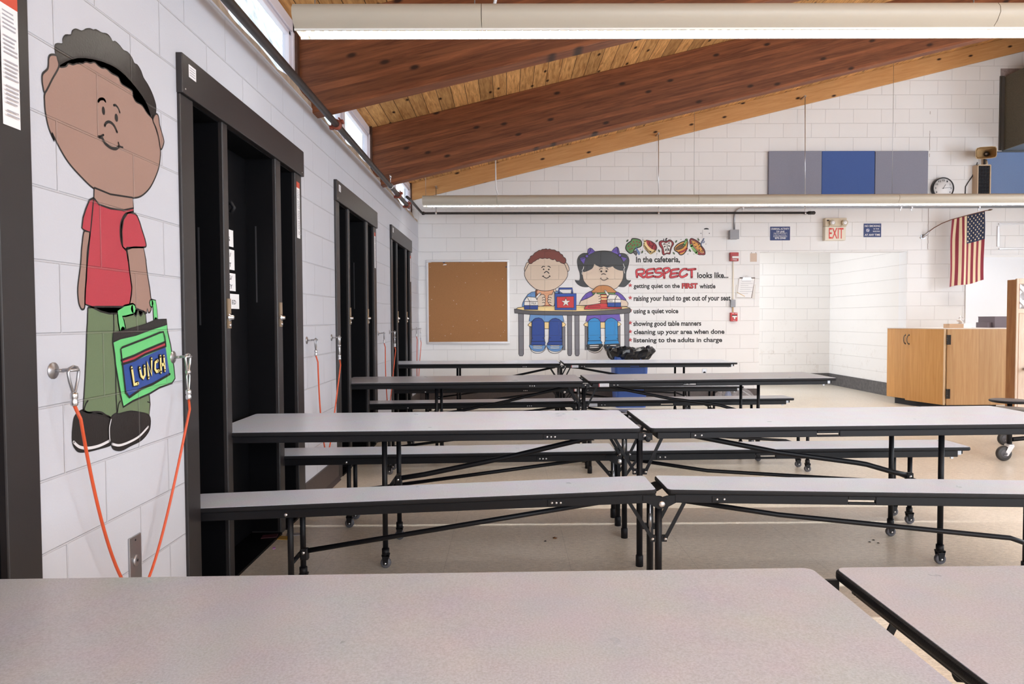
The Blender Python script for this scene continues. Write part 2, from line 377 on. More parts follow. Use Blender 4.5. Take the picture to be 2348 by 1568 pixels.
# ------------------------------------------------------------------ paint and print on flat faces
def smooth_pts(pts, closed, sub=5):
    k = len(pts); out = []
    if k < 3: return list(pts)
    rng = range(k) if closed else range(k-1)
    for i in rng:
        g = (lambda j: pts[j % k]) if closed else (lambda j: pts[max(0, min(k-1, j))])
        p0, p1, p2, p3 = g(i-1), g(i), g(i+1), g(i+2)
        for s_ in range(sub):
            t = s_/sub
            out.append(tuple(0.5*((2*p1[a])+(-p0[a]+p2[a])*t+(2*p0[a]-5*p1[a]+4*p2[a]-p3[a])*t*t+(-p0[a]+3*p1[a]-3*p2[a]+p3[a])*t**3) for a in (0, 1)))
    if not closed: out.append(tuple(pts[-1]))
    return out
class Paint:
    """flat layers of paint on a plane; (u, v) are metres in that plane"""
    def __init__(s, to3, toward, step=0.00035, start=0.0006):
        s.to3 = to3; s.n = Vector(toward); s.step = step; s.k = 0; s.start = start; s.mb = MB(); s.mats = []
    def mi(s, mat):
        if mat not in s.mats: s.mats.append(mat)
        return s.mats.index(mat)
    def lift(s, uv): return s.to3(*uv)+s.n*(s.start+s.k*s.step)
    def _tris(s, uv, tris, mat):
        o = len(s.mb.v); s.mb.v += [s.lift(p) for p in uv]; mi = s.mi(mat)
        for t in tris:
            a, b, c = (s.mb.v[o+i] for i in t)
            nn = (b-a).cross(c-a)
            if nn.length < 1e-12: continue
            s.mb.f.append([o+i for i in (t if nn.dot(s.n) > 0 else (t[0], t[2], t[1]))]); s.mb.m.append(mi); s.mb.sm.append(False)
    def fill(s, uv, mat):
        tr = tessellate_polygon([[Vector((p[0], p[1], 0)) for p in uv]]); s._tris(uv, [tuple(t) for t in tr], mat); s.k += 1; return s
    def stroke(s, uv, w, mat, closed=False, round_=True):
        k = len(uv); L = []; tris = []
        for i, p in enumerate(uv):
            q0 = uv[(i-1) % k] if (closed or i > 0) else uv[i]; q1 = uv[(i+1) % k] if (closed or i < k-1) else uv[i]
            dx, dy = q1[0]-q0[0], q1[1]-q0[1]; d = hypot(dx, dy) or 1
            L += [(p[0]-dy/d*w/2, p[1]+dx/d*w/2), (p[0]+dy/d*w/2, p[1]-dx/d*w/2)]
        for i in range(k if closed else k-1):
            a, b = 2*i, 2*((i+1) % k); tris += [(a, a+1, b+1), (a, b+1, b)]
        s._tris(L, tris, mat)
        if round_ and not closed:
            for c in (uv[0], uv[-1]):
                s._tris([c]+[(c[0]+w/2*cos(2*pi*j/8), c[1]+w/2*sin(2*pi*j/8)) for j in range(8)], [(0, j+1, (j+1) % 8+1) for j in range(8)], mat)
        s.k += 1; return s
    def ellipse(s, c, rx, ry, mat, n=18):
        return s.fill([(c[0]+rx*cos(2*pi*j/n), c[1]+ry*sin(2*pi*j/n)) for j in range(n)], mat)
    def text(s, string, u0, u1, v0, v1, mat, bold=0.0):
        vs_, fs = glyphs(string, bold)
        xs = [p[0] for p in vs_]; ys = [p[1] for p in vs_]; ax, bx, ay, by = min(xs), max(xs), min(ys), max(ys)
        uv = [(u0+(p[0]-ax)/(bx-ax)*(u1-u0), v0+(p[1]-ay)/(by-ay)*(v1-v0)) for p in vs_]
        tris = []
        for f in fs: tris += [(f[0], f[i], f[i+1]) for i in range(1, len(f)-1)]
        s._tris(uv, tris, mat); s.k += 1; return s
    def done(s, name, parent=None, label=None):
        return build(name, s.mb, s.mats, parent, label, recalc=False)
_GL = {}
def glyphs(string, bold):
    if (string, bold) in _GL: return _GL[string, bold]
    c = bpy.data.curves.new('lettering', 'FONT'); c.body = string; c.size = 1; c.offset = bold; c.resolution_u = 3
    o = bpy.data.objects.new('lettering', c); COL.objects.link(o); bpy.context.view_layer.update()
    me = bpy.data.meshes.new_from_object(o.evaluated_get(bpy.context.evaluated_depsgraph_get()))
    r = ([tuple(v.co) for v in me.vertices], [tuple(p.vertices) for p in me.polygons])
    bpy.data.objects.remove(o); bpy.data.curves.remove(c); bpy.data.meshes.remove(me); _GL[string, bold] = r; return r
def wall_b(u, v): return Vector((u, YB, v))
def wall_l(u, v): return Vector((XL, u, v))
def face_y(y): return lambda u, v: Vector((u, y, v))

# ================================================================== the room
PITCHY = 2.45                              # pockets repeat every six blocks
POCK_Y = [2.742+PITCHY*k for k in (-1, 0, 1, 2)]
POCK_W, HEAD_Z0, HEAD_Z1 = 1.590, 2.09, 2.246
LEDGE = 2.60
YF = -4.0                                  # wall behind the camera
mb = MB().box(XL-.4, RW, YF, YB+.01, -.12, 0).box(0.6, 6.4, YB+.01, 12.7, -.12, 0)
structure(build('floor', mb, M_FLOOR))
# left wall: piers between the pockets and the courses over them
mb = MB(); y = YF
for py in POCK_Y:
    mb.box(XL-.2, XL, y, py+.02, 0, LEDGE); mb.box(XL-.2, XL, py+.02, py+POCK_W-.02, 2.2, LEDGE); y = py+POCK_W-.02
mb.box(XL-.2, XL, y, YB, 0, LEDGE)
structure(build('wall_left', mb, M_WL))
# raw top edge of the left wall under the windows
mb = MB(); k = 90
fr = [YF+(YB-YF)*i/k for i in range(k+1)]
top = [LEDGE+.040+.012*sin(i*1.7)+.010*sin(i*.61)+random.uniform(-.005, .005) for i in range(k+1)]
for i in range(k):
    mb.hexa([(XL-.06, fr[i], LEDGE), (XL-.004, fr[i], LEDGE), (XL-.004, fr[i+1], LEDGE), (XL-.06, fr[i+1], LEDGE)],
            [(XL-.06, fr[i], top[i]), (XL-.008, fr[i], top[i]), (XL-.008, fr[i+1], top[i+1]), (XL-.06, fr[i+1], top[i+1])])
structure(build('trim_1', mb, M_TAN))
# back wall with the corridor opening
OX0, OX1, OZ = 3.673, 5.822, 2.160
X0_, X1_ = XL-.2, RW
mb = MB().prism([(X0_, YB, 0), (OX0, YB, 0), (OX0, YB, OZ), (OX1, YB, OZ), (OX1, YB, 0), (X1_, YB, 0), (X1_, YB, deck_z(X1_)+.05), (X0_, YB, deck_z(X0_)+.05)], (0, .2, 0))
structure(build('wall_back', mb, M_WB))
mb = MB().box(0.6, 6.4, 12.5, 12.7, 0, 2.75)
structure(build('wall_corridor_end', mb, M_COR))
mb = MB().box(OX1+.006, OX1+.2, YB+.2, 12.5, 0, 2.75)
structure(build('wall_corridor_side', mb, M_CORS))
structure(build('ceiling_corridor', MB().box(0.6, 6.4, YB+.2, 12.7, 2.75, 2.85), M_WHITE))
mb = MB().box(XL-.15, OX0, YB-.012, YB, 0, .172).box(OX1+.02, RW, YB-.012, YB, 0, .172)
structure(build('baseboard_back', mb, M_BASE, bevel=.003))
mb = MB()
for a, b in [(POCK_Y[k]+POCK_W, POCK_Y[k+1]) for k in range(3)]+[(POCK_Y[3]+POCK_W, YB)]:
    mb.box(XL, XL+.012, a+.004, b-.004, 0, .168)
    mb.hexa([(XL, a+.004, 0), (XL+.03, a+.004, 0), (XL+.03, b-.004, 0), (XL, b-.004, 0)], [(XL, a+.004, .03), (XL+.012, a+.004, .03), (XL+.012, b-.004, .03), (XL, b-.004, .03)])
structure(build('baseboard_left', mb, M_BASE))
mb = MB().box(OX1-.008, OX1+.006, YB+.2, 12.5, 0, .2).box(0.6, OX1, 12.488, 12.5, 0, .2)
structure(build('baseboard_corridor', mb, M_GREYBASE))
# right wall with its row of windows, and the wall behind the camera
mb = MB(); zt = deck_z(RW)+.1; y = YF
for a, b in WIN_R:
    mb.box(RW, RW+.2, y, a, 0, zt); mb.box(RW, RW+.2, a, b, 0, 1.0); mb.box(RW, RW+.2, a, b, 3.3, zt); y = b
mb.box(RW, RW+.2, y, YB+.2, 0, zt)
structure(build('wall_right', mb, M_WHITE))
mb = MB(); X0 = XL-.2
def fslab(x0, x1, z0, z1=None):
    f0, f1 = ((z1, z1) if z1 else (deck_z(x0)+.05, deck_z(x1)+.05))
    mb.hexa([(x0, YF-.2, z0), (x1, YF-.2, z0), (x1, YF, z0), (x0, YF, z0)], [(x0, YF-.2, f0), (x1, YF-.2, f1), (x1, YF, f1), (x0, YF, f0)])
fslab(X0, 1.7, 0); fslab(1.7, 8.1, 0, .9); fslab(1.7, 8.1, 3.1); fslab(8.1, RW+.2, 0)
structure(build('wall_front', mb, M_WHITE))
# roof deck
mb = MB(); xa, xb = XL-.155, RW+.3
mb.hexa([(xa, YF-.3, deck_z(xa)), (xb, YF-.3, deck_z(xb)), (xb, YB+.3, deck_z(xb)), (xa, YB+.3, deck_z(xa))],
        [(xa, YF-.3, deck_z(xa)+.1), (xb, YF-.3, deck_z(xb)+.1), (xb, YB+.3, deck_z(xb)+.1), (xa, YB+.3, deck_z(xa)+.1)])
structure(build('ceiling', mb, M_DECK))
# light wood ledger along the top of the back wall
mb = MB(); xa, xb = XL-.12, RW; lo = lambda x: 3.245+SL*x
mb.hexa([(xa, YB-.04, lo(xa)), (xb, YB-.04, lo(xb)), (xb, YB, lo(xb)), (xa, YB, lo(xa))], [(xa, YB-.04, deck_z(xa)), (xb, YB-.04, deck_z(xb)), (xb, YB, deck_z(xb)), (xa, YB, deck_z(xa))])
structure(build('trim_2', mb, M_TRIM, bevel=.003))
# glulam roof beams
BEAM_Y = [2.16, 4.65, 7.14]
for i, (y, lab) in enumerate(zip(BEAM_Y, ['brown laminated wood roof beam above the nearest hanging light, nearly out of view',
        'brown laminated wood roof beam just behind the nearest hanging light', 'dark brown laminated wood roof beam nearest the back wall'])):
    mb = MB(); xa, xb = XL-.16, RW; lo = lambda x: 2.88+SL*x
    mb.hexa([(xa, y, lo(xa)), (xb, y, lo(xb)), (xb, y+.135, lo(xb)), (xa, y+.135, lo(xa))], [(xa, y, deck_z(xa)), (xb, y, deck_z(xb)), (xb, y+.135, deck_z(xb)), (xa, y+.135, deck_z(xa))])
    solo('roof_beam', mb, M_BEAM, lab, 'beam', 'laminated roof beams', bevel=.006)
# clerestory windows along the top of the left wall
XW = XL-.115
POSTS = [2.16, 4.65, 7.14, YB-.08]
for k, (a, b) in enumerate([(-3.2, 2.16), (2.30, 4.65), (4.79, 7.14), (7.28, YB-.02)]):
    zt = deck_z(XW)-.01; zb = LEDGE+.02; w = .075
    mb = MB(); a0 = a+.05; b0 = b-.05; mid = [a0+(b0-a0)*t for t in ((0, .5, 1) if k else (0, .33, .66, 1))]
    mb.box(XW-.05, XW+.02, a0, b0, zt-w, zt).box(XW-.05, XW+.02, a0, b0, zb, zb+w)
    for t in mid: mb.box(XW-.05, XW+.02, max(a0, t-w/2), min(b0, t+w/2), zb, zt)
    for t0, t1 in zip(mid[:-1], mid[1:]):      # inner sash lines
        for q0, q1, r0, r1 in ((t0+w*.5, t1-w*.5, zb+w, zb+w+.03), (t0+w*.5, t1-w*.5, zt-w-.03, zt-w), (t0+w*.5, t0+w*.5+.035, zb+w, zt-w), (t1-w*.5-.035, t1-w*.5, zb+w, zt-w)):
            mb.box(XW-.03, XW+.005, q0, q1, r0, r1)
    fo = structure(build('window_%d' % (k+1), mb, M_VINYL, bevel=.004))
    build('pane', MB().box(XW-.022, XW-.018, a0+w/2, b0-w/2, zb+w/2, zt-w/2), M_GLASS, fo)
    build('casing', MB().box(XW-.06, XW+.035, b-.05, b+.002, zb-.02, zt+.02).box(XW-.06, XW+.035, a, a+.05, zb-.02, zt+.02), plain('brown_casing', (0.075, 0.030, 0.016), .5, noise=.2, scale=30), fo)
# weathered bank seen through the clerestory glass
mb = MB()
mb.grid(lambda u, v: (-3.4-1.6*v, -8+30*u, 1.5+6.2*v+.35*sin(u*60)*v+.2*sin(u*23)), 30, 10)
structure(build('trim_3', mb, plain('weathered_bank', (0.72, 0.73, 0.72), .95, noise=.4, scale=4)))

# ------------------------------------------------------------------ hanging lights
def pendant(y, xs, xe, zb, label, seams, lamps, hang, near):
    t = thing('pendant_light', label, 'ceiling light', (xs, y, zb), 'hanging fluorescent lights')
    half = [(-.052, 0), (-.082, .022), (-.104, .055), (-.102, .082), (-.086, .104), (-.050, .118)]
    prof = half + [(-a, b) for a, b in half[::-1]]
    for a, b in zip([xs]+seams, seams+[xe]):
        mb = MB(); k = len(prof); g = .0016
        mb.add([(x, y+p[0], zb+p[1]) for x in (a+g, b-g) for p in prof], [[i, i+1, k+i+1, k+i] for i in range(k-1)]+[list(range(k))[::-1], [k+i for i in range(k)]], 0, True)
        build('shade', mb, M_SHADE, t).data.set_sharp_from_angle(angle=radians(40))
    mb = MB(); L0 = xs+.03
    for a, b in zip([L0]+lamps, lamps+[xe-.02]):
        n = int((b-a)/.045)
        for i in range(n+1):
            x = a+.02+(b-a-.04)*i/max(n, 1); mb.box(x-.0015, x+.0015, y-.048, y+.048, zb-.004, zb+.028)
    mb.box(xs, xe, y-.056, y-.048, zb-.006, zb+.03).box(xs, xe, y+.048, y+.056, zb-.006, zb+.03)
    build('louver', mb, M_LOUV, t)
    for a, b in zip([L0]+lamps, lamps+[xe-.02]):
        mb = MB()
        for dy in (-.03, .03): mb.cyl((a+.02, y+dy, zb+.048), (b-.02, y+dy, zb+.048), .014, 10)
        build('tube_lamp', mb, M_LAMP, t)
    ld = bpy.data.lights.new('lamp_light', 'AREA'); ld.shape = 'RECTANGLE'; ld.size = xe-xs-.1; ld.size_y = .085; ld.energy = 125; ld.color = (1.0, .97, .94)
    lo_ = bpy.data.objects.new('lamp_light', ld); COL.objects.link(lo_); lo_.parent = t; lo_.location = ((xe-xs)/2, 0, .034)
    for x in hang:
        build('hanger_cable', MB().cyl((x, y, zb+.117), (x, y, deck_z(x)), .0022 if not near else .003, 6), M_STEEL, t)
    return t
p1 = pendant(3.40, -1.005, 8.6, 2.582, 'long beige hanging fluorescent light crossing the top of the photo', [-.115, 2.33, 4.77], [-.115, 1.08, 2.33, 3.55, 4.77, 6.0], [-.92, -.15, 2.27, 4.7], True)
p2 = pendant(8.62, -1.035, 8.6, 2.605, 'long beige hanging fluorescent light in front of the back wall', [-.12, 2.35, 4.82], [-.12, 1.09, 2.35, 3.56, 4.82, 6.0], [-1.0, 2.32, 4.78], False)
mb = MB().tube([ony(1136, 362, 8.62), ony(1137, 420, 8.62), ony(1138, 434, 8.62), ony(1142, 447, 8.62)], .008, 8)
build('power_cord', mb, M_PAPER, p2, 'white power cord')
mb = MB().tube([(-.06, 3.4, 2.70), (-.04, 3.4, 2.78), (.0, 3.42, 2.9), (.0, 3.45, 3.48)], .008, 8)
build('power_cord', mb, M_PAPER, p1, 'white power cord')

# ------------------------------------------------------------------ sprinkler pipes
PX, PZ = -1.172, 2.548
t = thing('sprinkler_pipe', 'thick dark iron pipe running along the top of the left wall', 'pipe', (PX, 6, PZ))
build('pipe', MB().cyl((PX, -3.9, PZ), (PX, 8.33, PZ), .0225, 18), M_IRON, t)
for yc in (4.84, 7.55, 8.2):
    mb = MB().lathe([(.0235, -.020), (.034, -.020), (.034, .020), (.0235, .020)], (PX, yc, PZ), (0, 1, 0), 18)
    for sgn in (-1, 1):
        mb.box(PX+sgn*.034-.012, PX+sgn*.034+.012, yc-.018, yc+.018, PZ+sgn*.02-.012, PZ+sgn*.02+.012)
        mb.cyl((PX+sgn*.042, yc-.03, PZ+sgn*.02), (PX+sgn*.042, yc+.03, PZ+sgn*.02), .005, 8)
        mb.cyl((PX+sgn*.02, yc-.02, PZ+.040), (PX+sgn*.02, yc+.02, PZ+.040), .006, 8)
    build('coupling', mb, M_RUST, t, 'red grooved pipe coupling')
build('end_cap', MB().lathe([(.0225, 0), (.0225, .025), (.014, .034), (0, .036)], (PX, 8.33, PZ), (0, 1, 0), 18), M_RUST, t)
mb = MB().cyl((PX, 7.05, PZ+.04), (PX, 7.05, 2.66), .005, 8).tube([(PX+.0255*sin(a), 7.05, PZ+.0255*cos(a)) for a in [2*pi*i/16 for i in range(16)]], .005, 6, closed=True)
mb.cyl((PX, 7.05, 2.63), (PX, 7.05, 2.66), .012, 8)
build('hanger', mb, M_CHROME, t)
t = thing('sprinkler_pipe', 'thin dark pipe running level along the back wall below the far light', 'pipe', (0, YB-.16, 2.69))
yy = YB-.17
a = ony(972, 489, yy); b = ony(1858, 488, yy)
build('pipe', MB().tube([(PX+.035, 7.95, PZ+.05), (PX+.035, 8.2, PZ+.065), (a.x-.03, yy-.02, a.z+.005), (a.x, yy, a.z), b], .0165, 12), M_IRON, t)
mb = MB().lathe([(.0165, -.03), (.024, -.03), (.024, .03), (.0165, .03)], b, (1, 0, 0), 14).tube([b, b+Vector((.05, 0, 0)), b+Vector((.06, .06, .004))], [.022, .026, .018], 12).lathe([(.022, -.02), (.025, 0), (.022, .02)], (a.x-.01, yy, a.z), (1, 0, 0), 14)
build('elbow', mb, M_IRON, t)
for x, ztop in ((1000, 428), (1510, 306), (1846, 221)):
    q = ony(x, 489, yy); top = ony(x, ztop, yy)
    mb = MB().cyl(q+Vector((0, 0, .02)), top, .006, 8).lathe([(.019, -.012), (.022, -.012), (.022, .012), (.019, .012)], q, (1, 0, 0), 12).box(q.x-.006, q.x+.006, yy-.008, yy+.008, q.z+.015, q.z+.06)
    mb.box(top.x-.012, top.x+.012, yy-.012, YB-.04, top.z-.008, top.z+.012)
    build('hanger', mb, M_CHROME, t)

# ------------------------------------------------------------------ in-wall pockets that the tables fold into
XF = XL+.013; XBK = -1.44
ST1, DV1, DV2, ST2 = (.0, .112), (.405, .462), (1.118, 1.202), (1.462, 1.590)
def pocket(k, label):
    y0 = POCK_Y[k]
    t = thing('table_pocket_cabinet', label, 'wall cabinet', (XL, y0+.8, 0), 'black in-wall table pockets')
    build('back_panel', MB().box(XBK-.012, XBK, y0, y0+POCK_W, 0, 2.2), M_INNER, t)
    for s in (ST1, ST2):
        build('stile', MB().box(XBK, XF, y0+s[0], y0+s[1], 0, HEAD_Z0), M_POCK, t, bevel=.004)
    for s in (DV1, DV2):
        build('divider', MB().box(XBK, XF-.002, y0+s[0], y0+s[1], 0, HEAD_Z0+.02), M_POCK, t, bevel=.005)
    build('header', MB().box(XL-.12, XF+.012, y0-.003, y0+POCK_W+.022, HEAD_Z0, HEAD_Z1), M_POCK, t, bevel=.004)
    build('liner', MB().box(XBK, XF-.02, y0+ST1[1]-.003, y0+ST1[1]+.003, .02, HEAD_Z0).box(XBK, XF-.02, y0+DV1[0]-.006, y0+DV1[0]-.001, .02, HEAD_Z0)
          .box(XBK, XF-.02, y0+DV2[0]-.006, y0+DV2[0]-.001, .02, HEAD_Z0).box(XBK, XF-.02, y0+ST2[0]-.006, y0+ST2[0]-.001, .02, HEAD_Z0)
          .box(XBK, XF-.02, y0+.1, y0+1.48, HEAD_Z0-.004, HEAD_Z0), M_INNER, t)
    build('floor_track', MB().box(XBK, XF+.004, y0+DV1[1], y0+DV2[0], 0, .012).box(XBK, XF+.004, y0+ST1[1], y0+DV1[0], 0, .012).box(XBK, XF+.004, y0+DV2[1], y0+ST2[0], 0, .012), M_INNER, t)
    for s in (DV1, DV2):                                               # slide latches at mid height of each divider
        ym = y0+(s[0]+s[1])/2; xx = XF+.001
        mb = MB().box(xx-.002, xx+.004, ym-.017, ym+.017, 1.165, 1.30, 0).lathe([(.019, 0), (.019, .006), (.010, .012), (.010, .022), (0, .024)], (xx, ym, 1.215), (1, 0, 0), 14, 1).lathe([(.009, 0), (.009, .006), (0, .008)], (xx+.003, ym, 1.18), (1, 0, 0), 10, 1)
        build('latch', mb, [plain('latch_plate', (0.42, 0.32, 0.22), .4, .6), M_CHROME], t, 'silver latch')
    for s, z0, z1 in ((DV1[0]-.0075, 1.18, 1.62), (DV2[0]-.0075, 1.30, 1.72)):
        build('slot', MB().box(XBK+.05, XBK+.058, y0+s-.001, y0+s, z0, z1), plain('slot_edge', (.03, .03, .034), .4), t)
    mb = MB().tube([(XBK, y0+.82, 1.80), (XBK+.035, y0+.82, 1.80), (XBK+.05, y0+.82, 1.775), (XBK+.035, y0+.82, 1.75)], .011, 8).box(XBK, XBK+.006, y0+.80, y0+.84, 1.75, 1.86)
    build('hook', mb, M_BLACK, t)
    # sticker with printed instructions on the right stile, and a small maker's sticker on the header
    pa = Paint(lambda u, v: Vector((XF, u, v)), (1, 0, 0), .0003, .0012)
    u0, u1 = y0+ST2[0]+.022, y0+ST2[0]+.085; z0, z1 = 1.70, 2.04
    R = lambda a, b, c, d: [(a, c), (b, c), (b, d), (a, d)]
    pa.fill(R(u0, u1, z0, z1), M_PAPER); pa.fill(R(u0, u1, z1-.035, z1), plain('orange_red_print', 'c8503c', .6))
    for i in range(26):
        z = z1-.05-i*.0105
        if i % 6 == 5: continue
        pa.fill(R(u0+.006, u1-.006-.012*random.random(), z-.0035, z), M_GREYINK)
    pa.done('instruction_label', t, 'white instruction sticker')
    pa = Paint(lambda u, v: Vector((XF+.012, u, v)), (1, 0, 0), .0003, .0008)
    pa.fill(R(y0+.05, y0+.115, HEAD_Z1-.078, HEAD_Z1-.028), M_PAPER)
    for i in range(4): pa.fill(R(y0+.058, y0+.105, HEAD_Z1-.04-.01*i, HEAD_Z1-.036-.01*i), M_GREYINK)
    pa.done('maker_sticker', t, 'small white sticker')
    mb = MB()
    for dy in (.02, POCK_W-.02): mb.lathe([(.004, 0), (.003, .002), (0, .003)], (XF+.012, y0+dy, HEAD_Z0+.02), (1, 0, 0), 8)
    build('screw', mb, M_CHROME, t)
pocket(0, 'black steel table pocket in the left wall at the left edge of the photo')
pocket(1, 'largest black steel table pocket in the left wall, with paper notices inside')
pocket(2, 'black steel table pocket in the left wall, second from the back wall')
pocket(3, 'black steel table pocket in the left wall, nearest the back wall corner')
# paper notices taped inside the largest pocket (only their right ends can be seen past the divider)
for z0, z1, yr, lines, lab in [(1.585, 1.672, 3.67, ['S'], 'topmost paper notice taped inside the largest table pocket'),
        (1.465, 1.570, 3.68, ['EDI/', 'INT'], 'second paper notice from the top inside the largest table pocket'),
        (1.355, 1.447, 3.69, ['ING/', 'KEY'], 'third paper notice from the top inside the largest table pocket'),
        (1.262, 1.340, 3.735, ['ED'], 'lowest paper notice taped inside the largest table pocket')]:
    pa = Paint(lambda u, v: Vector((XBK, u, v)), (1, 0, 0), .0004, .001)
    pa.fill([(yr-.28, z0), (yr, z0), (yr, z1), (yr-.28, z1)], M_PAPER)
    for i, s in enumerate(lines):
        zc = z1-(z1-z0)*(i+.62)/len(lines)-.006; pa.text(s, yr-.045-.026*len(s), yr-.045, zc, zc+.022, M_INK, .01)
    o = pa.done('paper_notice'); tag(o, lab, 'paper notice', 'paper notices in the pocket')

# ------------------------------------------------------------------ orange coated cables hooked across each pier
def cable(y0, y1, z, label, zlow=.28, cross=False):
    t = thing('coated_cable', label, 'cable', (XL, (y0+y1)/2, z), 'orange cables on the wall')
    ends = []
    for i, ye in enumerate((y0, y1)):
        mb = MB().lathe([(.024, 0), (.024, .003), (.008, .006), (.006, .008)], (XL, ye, z), (1, 0, 0), 14).cyl((XL, ye, z), (XL+.032, ye, z), .005, 8)
        ring = [(XL+.050+.018*cos(a), ye, z+.018*sin(a)*.55) for a in [2*pi*j/16 for j in range(16)]]
        mb.tube([(p[0], ye+.018*sin(2*pi*j/16), z+.002) for j, p in enumerate(ring)], .0048, 8, closed=True)
        build('eye_bolt', mb, M_STEEL, t)
        xx = XL+.058
        loop = lambda zt, h, w: [(xx, ye+w*s, zt-h*f) for s, f in ((0, 0), (.7, .06), (1, .22), (.75, .55), (.25, .95), (0, 1), (-.25, .95), (-.75, .55), (-1, .22), (-.7, .06))]
        if i == 0:
            build('wire_loop', MB().tube(loop(z+.012, .075, .024), .0042, 8, closed=True), M_STEEL, t); zf = z-.062
        else:
            build('snap_hook', MB().tube(loop(z+.012, .066, .02), .0045, 8, closed=True).lathe([(.009, 0), (.011, .006), (.009, .014)], (xx, ye, z-.064), (0, 0, 1), 10).tube(loop(z-.058, .07, .013), .003, 8, closed=True), M_CHROME, t); zf = z-.125
        build('ferrule', MB().lathe([(.008, -.038), (.0105, -.034), (.0105, -.024), (.008, -.020), (.0105, -.016), (.0105, -.004), (.008, 0)], (xx, ye, zf), (0, 0, 1), 12), M_CHROME, t)
        ends.append(Vector((xx, ye, zf-.036)))
    a, b = ends; pts = []
    if cross: a, b = a, b
    for i in range(41):
        s = i/40; w = 2*s-1
        zz = zlow+((a.z if w < 0 else b.z)-zlow)*abs(w)**1.25
        yyy = (a.y+b.y)/2+(b.y-a.y)/2*(math.copysign(abs(w)**.75*(1 if not cross else 1), w))
        pts.append((XL+.03+.028*abs(w)**2+.012, yyy, zz))
    pts[0] = a; pts[-1] = b
    build('cord', MB().tube(pts, .0048, 8), M_ORANGE, t)
cable(1.963, 2.665, 1.061, 'orange cable hooked to the wall on both sides of the painted standing boy')
cable(4.441, 5.066, 1.072, 'orange cable hooked between the largest pocket and the next one')
cable(6.90, 7.56, 1.067, 'orange cable hooked to the wall pier between the two farthest pockets')
cable(9.36, 9.80, 1.072, 'orange cable hooked beside the farthest pocket near the wall corner', cross=True)

# steel outlet plate low on the left wall
t = thing('wall_outlet', 'steel outlet cover plate low on the left wall below the painted boy', 'outlet', (XL, 2.36, .37))
build('cover_plate', MB().box(XL, XL+.006, 2.325, 2.400, .255, .465), M_STEEL, t, bevel=.002)
build('receptacle', MB().lathe([(.02, 0), (.02, .004), (.013, .006), (0, .005)], (XL+.006, 2.362, .38), (1, 0, 0), 16), M_STEEL, t)
build('screw', MB().lathe([(.004, 0), (0, .003)], (XL+.006, 2.362, .45), (1, 0, 0), 8).lathe([(.005, 0), (0, .001)], (XL+.0125, 2.362, .38), (1, 0, 0), 8), M_INK, t)

